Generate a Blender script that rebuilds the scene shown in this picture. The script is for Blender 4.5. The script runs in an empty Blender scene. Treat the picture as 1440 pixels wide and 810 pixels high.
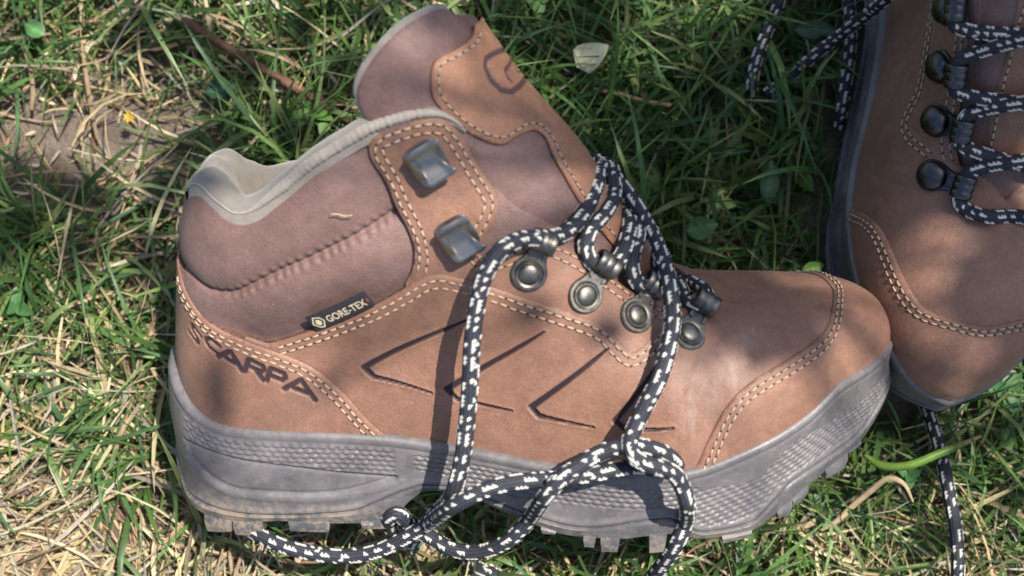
import bpy, bmesh, math, random
import numpy as np
from mathutils import Vector, Matrix
from mathutils.geometry import delaunay_2d_cdt
# =====================================================================================
# camera, sky, sun, exposure
# =====================================================================================
MM = 0.001
scene = bpy.context.scene
col = scene.collection
CAM_LOC = [0.0, -77.94, 614.55]
CAM_PITCH = 8.0          # degrees from straight down
cam_d = bpy.data.cameras.new('camera'); cam = bpy.data.objects.new('camera', cam_d); col.objects.link(cam)
cam.location = [c*MM for c in CAM_LOC]; cam.rotation_euler = (math.radians(CAM_PITCH), 0, 0)
cam_d.sensor_width = 36.0; cam_d.lens = 46.9; cam_d.clip_start = 0.02; cam_d.clip_end = 300
cam_d.dof.use_dof = True; cam_d.dof.focus_distance = 0.522; cam_d.dof.aperture_fstop = 7.5
scene.camera = cam
SUN_DIR = np.array([0.33, 0.16, 0.93]); SUN_DIR /= np.linalg.norm(SUN_DIR)      # towards the sun
sun_el = math.asin(SUN_DIR[2]); sun_az = math.atan2(SUN_DIR[0], SUN_DIR[1])
world = bpy.data.worlds.new('World'); scene.world = world; world.use_nodes = True
wn = world.node_tree; bg = wn.nodes['Background']
sky = wn.nodes.new('ShaderNodeTexSky'); sky.sky_type = 'NISHITA'; sky.sun_disc = False
sky.sun_elevation = sun_el; sky.sun_rotation = sun_az; sky.air_density = 1.0; sky.dust_density = 1.6
wn.links.new(sky.outputs[0], bg.inputs[0]); bg.inputs[1].default_value = 0.105
sd = bpy.data.lights.new('sun', 'SUN'); sun = bpy.data.objects.new('sun', sd); col.objects.link(sun)
sd.energy = 5.0; sd.angle = math.radians(0.53); sd.color = (1.0, 0.955, 0.88)
sun.rotation_euler = Vector(SUN_DIR).to_track_quat('Z', 'Y').to_euler()
scene.view_settings.view_transform = 'Standard'; scene.view_settings.look = 'None'
scene.view_settings.exposure = 0.74; scene.view_settings.gamma = 1.0
scene.view_settings.use_curve_mapping = False
scene.cycles.max_bounces = 6; scene.cycles.transparent_max_bounces = 6
GROUND = 17.0                     # soil level, mm
rng = np.random.default_rng(11); random.seed(5)
# =====================================================================================
# curve and surface helpers (mm)
# =====================================================================================
# ---------------------------------------------------------------- helpers
def rot(axis, a):
    c, s = math.cos(a), math.sin(a)
    return np.array({'x': [[1,0,0],[0,c,-s],[0,s,c]], 'y': [[c,0,s],[0,1,0],[-s,0,c]], 'z': [[c,-s,0],[s,c,0],[0,0,1]]}[axis])
def pchip(xs, ys):
    xs = np.asarray(xs, float); ys = np.asarray(ys, float)
    h = np.diff(xs); d = np.diff(ys)/h
    m = np.zeros_like(ys); m[0] = d[0]; m[-1] = d[-1]
    for i in range(1, len(xs)-1):
        if d[i-1]*d[i] > 0:
            w1 = 2*h[i]+h[i-1]; w2 = h[i]+2*h[i-1]
            m[i] = (w1+w2)/(w1/d[i-1]+w2/d[i])
    def f(x):
        x = np.clip(np.asarray(x, float), xs[0], xs[-1])
        i = np.clip(np.searchsorted(xs, x, side='right')-1, 0, len(xs)-2)
        t = (x-xs[i])/h[i]
        return ((1+2*t)*(1-t)**2*ys[i] + t*(1-t)**2*h[i]*m[i] + t*t*(3-2*t)*ys[i+1] + t*t*(t-1)*h[i]*m[i+1])
    return f
def smooth_poly(pts, step, closed=False):
    """Catmull-Rom through pts, resampled evenly at about `step`."""
    p = np.asarray(pts, float); n = len(p)
    if n == 2 and not closed:
        m = max(1, int(np.linalg.norm(p[1]-p[0])/step)); t = np.linspace(0, 1, m+1)[:, None]
        return p[0]*(1-t)+p[1]*t
    out = []
    for i in range(n if closed else n-1):
        if closed: a, b, c, d = p[i-1], p[i], p[(i+1) % n], p[(i+2) % n]
        else:
            b, c = p[i], p[i+1]
            a = p[i-1] if i > 0 else 2*b-c
            d = p[i+2] if i+2 < n else 2*c-b
        # centripetal
        t1 = max(np.linalg.norm(b-a), 1e-6)**.5; t2 = t1+max(np.linalg.norm(c-b), 1e-6)**.5; t3 = t2+max(np.linalg.norm(d-c), 1e-6)**.5
        t = np.linspace(t1, t2, 24, endpoint=False)[:, None]
        A1 = (t1-t)/t1*a+t/t1*b; A2 = (t2-t)/(t2-t1)*b+(t-t1)/(t2-t1)*c; A3 = (t3-t)/(t3-t2)*c+(t-t2)/(t3-t2)*d
        B1 = (t2-t)/t2*A1+t/t2*A2; B2 = (t3-t)/(t3-t1)*A2+(t-t1)/(t3-t1)*A3
        out.append((t2-t)/(t2-t1)*B1+(t-t1)/(t2-t1)*B2)
    out = np.concatenate(out+[p[:1] if closed else p[-1:]])
    return resample(out, step)
def resample(p, step):
    s = np.concatenate([[0], np.cumsum(np.linalg.norm(np.diff(p, axis=0), axis=1))])
    n = max(2, int(round(s[-1]/step))+1); q = np.linspace(0, s[-1], n)
    return np.stack([np.interp(q, s, p[:, k]) for k in range(p.shape[1])], 1)
# ---------------------------------------------------------------- boot drawing, mm (x heel to toe, y outer side negative, z up)
YL = [(13.5,0),(15.3,-11),(21,-21.5),(36,-30.5),(60,-33.5),(100,-33.5),(130,-36.5),(165,-43),(195,-46),(218,-43.5),(238,-37),(256,-25.5),(273,-10),(286,6),(290.5,18)]
YM = [(13.5,0),(15.3,11),(21,21.5),(36,30.5),(60,33),(100,29),(130,28),(165,34),(200,43),(225,46),(250,44),(270,37),(284,28),(290.5,18)]
def heel_off(x): return 2.4*np.exp(-((x-13.5)/13.0)**2)
OUT_L = smooth_poly(YL, 0.7); OUT_M = smooth_poly(YM, 0.7)
UL = np.concatenate([[0], np.cumsum(np.linalg.norm(np.diff(OUT_L, axis=0), axis=1))])
UM = np.concatenate([[0], np.cumsum(np.linalg.norm(np.diff(OUT_M, axis=0), axis=1))])
ZF = pchip([0,11,19,30,40,70,94,122,154,186,207,233,256,274,290.5], [64,58,52.8,44,42,41,40,37,34.5,33.5,35.6,43,50,54,57])
# height of the (virtual) ridge over the feather line
HR = pchip([0,60,100,118,135,150,165,180,195,215,240,262,279,287.5,290.5], [420,380,270,200,150,121,97,77,63,50,40,32,23,13,4])
YC = pchip([0,100,200,250,290.5], [0,-1,0,6,18])
def heel_lean(x, z):
    return np.clip((z-62)/60., 0, 2.2)**1.15*8.5*np.clip(1-x/150., 0, 1)
NB = 420
def make_table(out, U, bmax=240.0):
    us = np.linspace(0, U[-1], 460)
    x = np.interp(us, U, out[:, 0]); y = np.interp(us, U, out[:, 1])
    T = np.zeros((len(us), NB, 3)); B = np.zeros(len(us))
    al = np.linspace(0, 1, 1400)
    for i in range(len(us)):
        zf, h, yc = ZF(x[i]), HR(x[i]), YC(x[i])
        a = (al**1.0)*math.pi/2
        q = 2.35; p = 2.2 + 0.5*np.clip((x[i]-170)/90, 0, 1)
        ca = np.clip(np.cos(a), 0, 1)**(2/p); sa = np.sin(a)**(2/q)
        sgn = np.sign(out[len(out)//2, 1])
        yy = yc + (y[i]-yc)*ca; zz = zf + h*sa
        # ankle: slight waist under the collar, padded collar
        if x[i] < 185:
            wgt = np.clip((185-x[i])/60, 0, 1)
            yy = yy + (-sgn)*wgt*(4.0*np.exp(-((zz-78)/22)**2) + 2.0*np.clip((zz-95)/70, 0, 1.3))*np.clip(abs(y[i])/34, 0, 1)
        xx = x[i] + heel_lean(x[i], zz)
        P = np.stack([xx, yy, zz], 1)
        s = np.concatenate([[0], np.cumsum(np.linalg.norm(np.diff(P, axis=0), axis=1))])
        B[i] = min(s[-1], bmax)
        bb = np.linspace(0, B[i], NB)
        for k in range(3): T[i, :, k] = np.interp(bb, s, P[:, k])
    return us, B, T
USL, BL, TL = make_table(OUT_L, UL)
USM, BM, TM = make_table(OUT_M, UM)
class Surf:
    """upper of the boot: (u along the feather line, b up the section) in mm -> point"""
    def __init__(s, us, B, T, sgn): s.us, s.B, s.T, s.sgn = us, B, T, sgn
    def bmax(s, u): return np.interp(u, s.us, s.B)
    def __call__(s, u, b):
        u = np.asarray(u, float); b = np.asarray(b, float)
        fi = np.clip(u/s.us[-1]*(len(s.us)-1), 0, len(s.us)-1.000001); i = fi.astype(int); f = (fi-i)[..., None]
        def row(i):
            fj = np.clip(b/s.B[i], 0, 1)*(NB-1); j = np.minimum(fj.astype(int), NB-2); g = (fj-j)[..., None]
            return s.T[i, j]*(1-g)+s.T[i, j+1]*g
        P = row(i)*(1-f)+row(i+1)*f
        lo = np.minimum(b, 0)[..., None]            # run on straight below the feather line
        return P + lo*np.array([0, 0, 1.0])
    def normal(s, u, b, e=1.2):
        du = s(np.minimum(u+e, s.us[-1]), b)-s(np.maximum(u-e, 0), b); bm = s.bmax(u)
        db = s(u, np.minimum(b+e, bm))-s(u, np.minimum(b, bm)-e)
        n = np.cross(du, db)*(-s.sgn)
        n /= np.linalg.norm(n, axis=-1, keepdims=True)+1e-9
        bm = s.bmax(u); k = np.where(bm < 200, np.clip((bm-np.asarray(b))/np.minimum(5, bm*.6+.01), 0, 1), 1.0); n = n*np.stack([np.ones_like(k), k, np.ones_like(k)], -1)     # the ridge line is shared by both halves
        n /= np.linalg.norm(n, axis=-1, keepdims=True)+1e-9
        w = np.clip((np.asarray(u)-s.us[-1]+7)/7, 0, 1)[..., None]; w = w*w*(3-2*w); h = np.clip(1-np.asarray(u)/5, 0, 1)[..., None]; h = h*h*(3-2*h)
        n = n*(1-w-h)+w*np.array([.95, 0, .3])+h*np.array([-1.0, 0, .05])      # both halves agree at the toe tip and the heel line
        n /= np.linalg.norm(n, axis=-1, keepdims=True)+1e-9
        return n
LAT = Surf(USL, BL, TL, -1); MED = Surf(USM, BM, TM, 1)

CR = smooth_poly([[110.4, 215.6], [119.4, 203.6], [124.60000000000001, 195.9], [138.70000000000002, 175.5], [151.0, 160.5], [162.8, 147.0], [171.73333333333335, 133.56666666666666], [182.66666666666669, 116.63333333333334], [193.2, 101.5], [207.3, 87.0]], 0.5)
VS = np.concatenate([[0], np.cumsum(np.linalg.norm(np.diff(CR, axis=0), axis=1))])
class Tongue:
    """v mm down the crest, a mm around from the crest (outer side negative)"""
    def __init__(s, cr, vs, r, d, lift=0.0):
        s.cr, s.vs = cr, vs; s.R = pchip(*r); s.D = pchip(*d)
        k = 12
        t = np.zeros_like(cr); t[k:-k] = cr[2*k:]-cr[:-2*k]; t[:k] = t[k]; t[-k:] = t[-k-1]
        t /= np.linalg.norm(t, axis=1)[:, None]
        s.n = np.stack([-t[:, 1], t[:, 0]], 1)
    def __call__(s, v, a):
        v = np.asarray(v, float); a = np.asarray(a, float)
        c = np.stack([np.interp(v, s.vs, s.cr[:, k]) for k in (0, 1)], -1); n = np.stack([np.interp(v, s.vs, s.n[:, k]) for k in (0, 1)], -1)
        r, d = s.R(v), s.D(v); m = .5*(r+d)
        th = a/m
        back = np.where(np.abs(th) < 1.75, d*(1-np.cos(th)), d*(1-math.cos(1.75)))
        p = c-n*back[..., None]
        return np.stack([p[..., 0], r*np.sin(np.clip(th, -1.75, 1.75)), p[..., 1]], -1)
    def normal(s, v, a, e=1.0):
        n = np.cross(s(v+e, a)-s(v-e, a), s(v, a+e)-s(v, a-e)); n /= np.linalg.norm(n, axis=-1, keepdims=True)+1e-9
        return n
TNG = Tongue(CR, VS, ([0, 40, 75, 115, 175], [29, 29, 26, 21, 16]), ([0, 40, 75, 115, 175], [46, 46, 34, 24, 16]))

F = {"rim": [[9.04, 73.94], [19.25, 83.51], [23.95, 88.12], [28.35, 90.58], [34.71, 91.33], [40.3, 89.9], [45.28, 90.13], [49.92, 92.29], [55.96, 97.42], [61.96, 102.72], [69.21, 109.42], [76.98, 114.91], [84.77, 119.75], [92.6, 124.29], [103.17, 128.34], [111.13, 130.62], [118.57, 131.1], [123.97, 129.56], [128.63, 125.88]], "collar_front": [[133.65, 119.05], [138.75, 111.58], [142.72, 105.8], [147.73, 101.57], [155.43, 98.17], [163.98, 93.66], [171.08, 88.13], [181.81, 82.17]], "vamp_edge": [[48.37, 40.48], [52.37, 39.43], [56.66, 38.27], [60.94, 39.62], [75.23, 46.27], [92.7, 55.61], [105.5, 64.61], [112.09, 70.21], [117.36, 73.29], [121.35, 74.17], [132.85, 73.17], [151.12, 69.22], [169.88, 64.13], [181.33, 59.74], [187.27, 54.7], [191.99, 50.39], [195.21, 52.12], [201.54, 57.84], [207.48, 61.18]], "counter_edge": [[16.65, 46.74], [22.21, 43.78], [28.09, 42.58], [35.28, 42.06], [42.72, 40.93], [51.67, 38.16], [61.28, 35.07], [70.08, 31.82], [77.24, 27.41], [82.32, 23.0], [88.02, 16.99], [93.41, 10.25], [100.51, 3.21]], "eyestay": [[92.37, 119.08], [94.39, 121.69], [103.33, 126.44], [115.08, 130.2], [121.68, 129.64], [127.17, 124.34], [132.26, 117.14], [137.32, 109.88], [141.03, 104.81], [141.51, 100.6], [139.44, 93.93], [136.25, 87.53], [134.82, 83.22], [139.63, 83.12], [145.4, 85.4], [151.3, 88.78], [159.56, 89.63], [167.51, 87.07], [177.84, 81.15], [188.69, 74.09], [198.32, 68.53], [206.62, 65.37], [214.3, 64.37]], "collar_low": [[179.2, 74.83], [168.97, 67.62], [153.47, 62.3], [132.7, 64.95], [121.15, 66.14], [111.83, 61.51], [92.4, 48.08], [74.83, 39.2], [56.04, 31.77], [47.48, 32.22], [33.57, 34.12], [20.73, 27.73], [6.0, 22.0]], "eyestay_low": [[213.73, 57.18], [205.99, 54.37], [195.49, 46.82], [192.9, 45.88], [186.3, 49.89], [169.21, 58.14], [151.04, 62.81], [132.68, 66.41], [121.13, 67.31], [113.68, 63.65], [108.88, 62.24]], "eyestay_left": [[92.37, 119.08], [93.36, 114.53], [99.05, 106.28], [104.28, 95.98], [107.68, 90.54], [110.26, 84.98], [111.22, 79.41], [110.05, 72.86], [108.01, 67.99]], "toecap_edge": [[216.86, 2.76], [221.24, 14.32], [225.51, 22.28], [232.22, 27.55], [242.3, 29.54], [253.5, 29.71], [266.23, 30.1], [272.18, 31.6]], "quilt": [[9.0, 46.0], [22.74, 51.3], [31.76, 55.05], [39.96, 57.68], [45.51, 59.87], [51.37, 63.82], [57.44, 67.81], [63.55, 71.4], [70.84, 75.1], [78.57, 79.5], [87.9, 84.64], [97.54, 90.61], [103.59, 94.55]], "slash1": [[131.14, 57.41], [92.9, 30.37], [96.45, 26.78], [118.66, 23.53]], "slash2": [[160.39, 56.82], [124.31, 26.08], [128.39, 22.86], [149.39, 22.92]], "slash3": [[183.2, 51.77], [156.59, 25.94], [159.3, 23.06], [179.68, 21.84]], "slash4": [[201.24, 45.27], [187.24, 25.21], [190.41, 22.4], [208.09, 21.23]], "chaff": [[79.89, 94.87], [82.5, 94.96], [84.62, 94.37], [87.76, 94.74]], "tag": [[71.55, 53.62], [75.41, 46.68], [96.98, 59.47], [93.46, 64.61]], "rivets": [[154.12, 78.04], [174.1, 70.43], [192.69, 63.09], [212.73, 54.03]], "loops": [[158.8, 90.37], [178.89, 80.69], [196.99, 74.37], [217.66, 65.1]], "hooks": [[115.72, 116.46], [128.19, 90.5]], "hooks_dir": [[122.63, 121.35], [135.41, 95.21]], "letters": [[[30.57, 33.35], [27.13, 34.01], [26.21, 32.83], [26.51, 31.67], [29.24, 30.61], [29.55, 29.45], [28.69, 28.42], [25.01, 28.58]], [[38.92, 34.15], [35.09, 35.47], [33.27, 34.36], [33.04, 33.17], [34.33, 31.58], [38.24, 30.44]], [[38.32, 29.28], [43.12, 33.5], [47.65, 25.99]], [[41.07, 30.18], [45.39, 28.53]], [[48.68, 26.0], [49.9, 31.31], [55.22, 29.03], [55.85, 27.42], [54.64, 26.62], [49.33, 28.82]], [[52.36, 27.59], [55.5, 23.25]], [[56.94, 23.15], [58.19, 28.38], [63.36, 26.52], [63.92, 24.88], [62.67, 23.75], [57.53, 25.56]], [[63.58, 20.33], [69.67, 24.48], [74.82, 16.61]], [[66.93, 20.95], [72.18, 19.18]]], "t_edge": [[31.93, -55.78], [25.94, -55.05], [19.6, -52.34], [15.73, -47.33], [13.11, -40.49], [12.18, -32.61], [13.44, -24.82], [16.81, -14.95], [21.88, -9.72]], "t_patch": [[28.38, -7.17], [30.19, -12.14], [29.12, -23.02], [27.65, -28.47], [28.37, -31.52], [35.53, -36.54], [42.44, -36.94], [52.3, -34.75], [62.27, -29.74], [64.42, -27.05], [66.36, -20.14], [69.14, -15.54], [73.66, -14.1], [79.23, -16.53], [88.4, -18.17], [101.76, -18.24], [115.67, -16.65], [127.98, -14.65]], "t_emblem": [[58.25, 15.57], [51.72, -1.99], [46.62, 13.21], [39.76, -9.68], [39.01, -14.12], [40.84, -16.54], [45.8, -17.72], [50.59, -16.71], [53.8, -13.39], [55.01, -8.17], [58.25, 15.57]], "t_slash": [[48.94, 17.9], [47.21, -9.01], [49.58, -10.16], [51.39, -9.98]], "s_top": [[1.35, 39.66], [25.44, 48.52], [32.2, 45.49], [39.27, 44.13], [47.16, 44.25], [76.27, 44.41], [100.43, 43.3], [127.96, 40.76], [160.91, 38.41], [192.16, 37.14], [212.03, 39.24], [237.49, 47.12], [260.93, 54.73], [280.93, 62.54], [292.94, 73.16]], "s_g1": [[23.68, 32.79], [36.32, 31.8], [49.94, 30.6], [67.94, 29.1], [83.59, 27.08], [97.79, 25.86], [104.27, 25.49]], "s_g2": [[25.2, 25.96], [31.8, 20.18], [40.0, 16.83], [52.01, 16.63], [83.12, 18.2], [103.97, 25.14]], "s_mid": [[12.0, 7.0], [21.24, 5.76], [32.26, 4.54], [44.13, 5.25], [71.65, 7.7], [86.81, 9.76], [97.34, 14.76], [108.03, 20.4], [116.53, 23.47], [127.74, 23.7], [141.81, 19.65], [161.33, 14.47], [175.32, 12.69], [207.67, 19.54], [221.65, 12.24], [238.76, 13.52], [246.78, 20.24], [254.45, 27.44], [272.18, 31.36], [291.85, 33.8], [301.64, 45.02]], "s_bot": [[13.47, -2.27], [21.63, 0.08], [31.67, -0.95], [44.84, 0.88], [60.07, 3.46], [79.32, 3.44], [98.92, 4.54], [103.62, 7.18], [109.26, 14.76], [116.46, 20.45], [127.71, 21.36], [141.81, 16.96], [158.65, 11.27], [172.19, 8.18], [188.25, 8.72], [208.62, 12.18], [220.56, 8.99], [238.35, 8.89], [249.61, 14.21], [260.68, 19.93], [275.29, 25.26], [293.28, 27.69], [302.81, 34.36]], "s_lugs": [[28.39, -7.74], [39.76, -4.01], [40.54, -4.82], [51.8, -3.23], [61.81, 0.11], [77.77, 0.27], [89.78, 1.88], [101.14, 2.56], [161.7, 8.79], [167.63, 8.82], [177.72, 4.91], [182.57, 4.92], [184.22, 3.44], [191.33, 3.97], [201.6, 4.37], [208.01, 5.09], [228.27, 6.9], [239.88, 7.8], [249.73, 13.15], [256.44, 12.21], [256.28, 16.01], [263.88, 18.23], [272.55, 22.14], [285.84, 21.18], [285.83, 27.98], [294.43, 27.12]], "laces": {"tail": [[171.9, 12.0, 136.7], [178.7, 6.0, 133.3], [186.2, 0.0, 125.8], [192.1, -6.0, 118.0], [196.6, -16.0, 111.4], [199.3, -27.0, 104.1], [200.1, -37.0, 96.5], [198.7, -43.0, 88.3], [195.8, -49.0, 80.1], [191.0, -54.0, 71.2], [187.4, -58.0, 64.7], [185.6, -62.0, 60.8], [186.6, -66.0, 58.1], [190.3, -68.0, 56.4], [195.3, -68.0, 54.7], [200.5, -67.0, 52.0], [204.6, -66.0, 44.9], [206.7, -67.0, 38.6], [208.8, -51.7, 18.1], [206.4, -52.8, 9.9], [202.6, -48.7, -3.1], [198.5, -40.5, -18.9], [193.9, -30.1, -38.3], [183.6, -23.8, -53.1], [167.4, -22.5, -54.0], [151.7, -19.3, -47.4], [139.6, -16.4, -41.1], [129.9, -12.2, -40.1], [123.0, -3.6, -43.2]], "bow": [[33.4, -20.7, -12.3], [44.0, -37.2, -4.7], [54.6, -41.7, -6.3], [65.9, -43.0, -8.4], [79.8, -43.1, -9.2], [91.1, -43.2, -6.3], [102.5, -43.7, 1.1], [111.2, -46.0, 9.4], [124.3, -71.0, 38.3], [134.4, -70.0, 44.1], [144.3, -67.0, 45.6], [154.4, -64.0, 45.0], [164.5, -62.0, 44.8], [174.7, -61.0, 46.2], [182.3, -60.0, 47.9], [188.6, -59.0, 48.3], [196.3, -59.0, 47.3], [201.1, -59.5, 47.2], [202.7, -60.0, 49.8], [200.1, -61.0, 54.1], [194.3, -62.0, 58.0], [187.5, -61.0, 58.6], [180.5, -61.0, 57.5], [174.3, -62.0, 55.3], [168.0, -66.0, 53.0], [161.9, -69.0, 49.8], [156.5, -70.0, 42.6], [150.6, -49.7, 16.3], [144.0, -49.4, 6.8], [135.8, -47.4, -0.3], [127.4, -45.2, -3.8], [119.0, -43.0, -3.8], [112.6, -39.6, -2.2], [106.1, -37.7, 0.6], [102.5, -39.0, 5.7], [99.5, -40.7, 10.3], [96.2, -39.4, 7.2], [95.1, -31.1, -5.3]], "strand": [[175.7, 14.0, 134.2], [173.2, 2.0, 136.9], [172.0, -8.0, 135.0], [168.0, -18.0, 129.6], [161.7, -27.0, 125.8], [153.7, -35.0, 126.7], [146.4, -39.0, 128.2], [139.5, -44.0, 126.7], [134.1, -48.0, 119.3], [131.3, -51.0, 108.2], [129.7, -54.0, 95.7], [129.0, -57.0, 80.2], [127.8, -60.0, 64.3], [126.4, -63.0, 52.6], [123.4, -65.0, 40.0], [116.5, -43.1, 14.8], [111.5, -37.9, 5.2], [107.2, -30.6, -4.9], [103.7, -23.3, -15.2], [100.8, -12.9, -28.0]], "loop": [[178.3, 10.0, 134.2], [178.5, 0.0, 133.6], [178.5, -6.0, 129.7], [175.3, -14.0, 127.0], [170.4, -22.0, 124.2], [168.6, -27.0, 120.4], [170.6, -28.0, 115.0], [173.9, -28.5, 113.1], [178.0, -27.0, 112.4], [181.7, -22.0, 114.3], [183.6, -16.0, 118.0], [184.6, -8.0, 120.5], [182.2, 0.0, 120.7], [180.6, 10.0, 117.3]], "loop2": [[180.2, 12.0, 115.2], [183.6, 4.0, 118.6], [186.9, -4.0, 119.2], [188.0, -10.0, 116.9], [186.4, -15.0, 112.9], [185.4, -20.0, 109.0], [187.6, -21.5, 103.5], [191.6, -21.5, 100.9], [195.7, -18.0, 101.0], [197.3, -12.0, 102.3], [195.6, -4.0, 104.1], [193.4, 4.0, 104.3], [191.8, 12.0, 102.1]], "loop3": [[192.2, 12.0, 99.7], [197.5, 6.0, 96.7], [202.2, -2.0, 94.8], [205.4, -8.0, 93.2], [206.6, -14.0, 91.6], [209.6, -16.5, 90.7], [212.3, -16.5, 90.1], [215.0, -12.0, 90.8], [214.7, -4.0, 90.7], [210.8, 6.0, 89.0], [208.3, 14.0, 86.6]]}}
R1 = np.array([[0.999391, 0.034137, 0.007256], [-0.025935, 0.587342, 0.808923], [0.023352, -0.808618, 0.58787]]); O1 = np.array([-142.263, -74.301, 51.679])
R2 = np.array([[0.0, 1.0, 0.0], [-1.0, 0.0, 0.0], [0.0, 0.0, 1.0]]); O2 = np.array([190.845, 244.728, 22.0])
def pip(P, poly):
    """points inside polygon"""
    x, y = P[:, 0], P[:, 1]; ins = np.zeros(len(P), bool); n = len(poly)
    for i in range(n):
        x1, y1 = poly[i]; x2, y2 = poly[i-1]
        if y1 == y2: continue
        c = ((y1 > y) != (y2 > y)) & (x < (x2-x1)*(y-y1)/(y2-y1)+x1)
        ins ^= c
    return ins
def dist_poly(P, poly, want_s=False):
    """distance of points to a polyline, and the arc length of the nearest point"""
    P = np.asarray(P, float); poly = np.asarray(poly, float)
    a = poly[:-1]; d = poly[1:]-a; L2 = (d**2).sum(1)+1e-12; s0 = np.concatenate([[0], np.cumsum(np.sqrt(L2))])
    best = np.full(len(P), 1e9); bs = np.zeros(len(P))
    for c in range(0, len(P), 4000):
        p = P[c:c+4000, None, :]; w = p-a[None]
        t = np.clip((w*d[None]).sum(-1)/L2[None], 0, 1)
        q = ((w-t[..., None]*d[None])**2).sum(-1); k = q.argmin(1); r = np.arange(len(k))
        best[c:c+4000] = np.sqrt(q[r, k]); bs[c:c+4000] = s0[k]+t[r, k]*np.sqrt(L2[k])
    return (best, bs, s0[-1]) if want_s else best
def offset_line(poly, d):
    t = np.gradient(poly, axis=0); t /= np.linalg.norm(t, axis=1)[:, None]+1e-9
    return poly+d*np.stack([-t[:, 1], t[:, 0]], 1)
def sstep(a, b, x):
    t = np.clip((x-a)/(b-a), 0, 1); return t*t*(3-2*t)
# =====================================================================================
# materials
# =====================================================================================
MATS = {}
class NT:
    def __init__(s, name):
        s.m = bpy.data.materials.new(name); s.m.use_nodes = True; s.t = s.m.node_tree; s.b = s.t.nodes['Principled BSDF']; MATS[name] = s.m
    def n(s, kind, **kw):
        o = s.t.nodes.new('ShaderNode'+kind)
        for k, v in kw.items():
            if k in o.inputs.keys() if isinstance(k, str) and not hasattr(o, k) else False: o.inputs[k].default_value = v
            else: setattr(o, k, v)
        return o
    def l(s, a, b): s.t.links.new(a, b)
    def noise(s, scale, detail=4, rough=.55, vec=None, dist=0.0):
        o = s.n('TexNoise'); o.inputs['Scale'].default_value = scale; o.inputs['Detail'].default_value = detail
        o.inputs['Roughness'].default_value = rough; o.inputs['Distortion'].default_value = dist
        s.l(vec or s.coord(), o.inputs['Vector']); return o.outputs['Fac']
    def coord(s):
        if not hasattr(s, '_c'): s._c = s.n('TexCoord').outputs['Object']
        return s._c
    def ramp(s, fac, stops):
        o = s.n('ValToRGB'); e = o.color_ramp.elements
        while len(e) < len(stops): e.new(.5)
        for k, (p, c) in enumerate(stops): e[k].position = p; e[k].color = (*c, 1) if len(c) == 3 else c
        s.l(fac, o.inputs['Fac']); return o.outputs['Color']
    def mix(s, fac, a, b, mode='MIX'):
        o = s.n('Mix', data_type='RGBA', blend_type=mode)
        for sock, v in ((o.inputs[0], fac), (o.inputs[6], a), (o.inputs[7], b)):
            if isinstance(v, (int, float)): sock.default_value = v
            elif isinstance(v, tuple): sock.default_value = (*v, 1)
            else: s.l(v, sock)
        return o.outputs[2]
    def math(s, op, a, b=0.0, clamp=False):
        o = s.n('Math', operation=op, use_clamp=clamp)
        for sock, v in ((o.inputs[0], a), (o.inputs[1], b)):
            if isinstance(v, (int, float)): sock.default_value = v
            else: s.l(v, sock)
        return o.outputs[0]
    def attr(s, name): return s.n('Attribute', attribute_name=name)
    def bump(s, h, strength, dist, normal=None):
        o = s.n('Bump'); o.inputs['Strength'].default_value = strength; o.inputs['Distance'].default_value = dist
        s.l(h, o.inputs['Height'])
        if normal: s.l(normal, o.inputs['Normal'])
        return o.outputs['Normal']
    def out(s, c=None, rough=None, nrm=None, **kw):
        for k, v in (('Base Color', c), ('Roughness', rough), ('Normal', nrm)):
            if v is None: continue
            if isinstance(v, (int, float)): s.b.inputs[k].default_value = v
            elif isinstance(v, tuple): s.b.inputs[k].default_value = (*v, 1)
            else: s.l(v, s.b.inputs[k])
        for k, v in kw.items(): s.b.inputs[k.replace('_', ' ')].default_value = v
        return s.m
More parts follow.
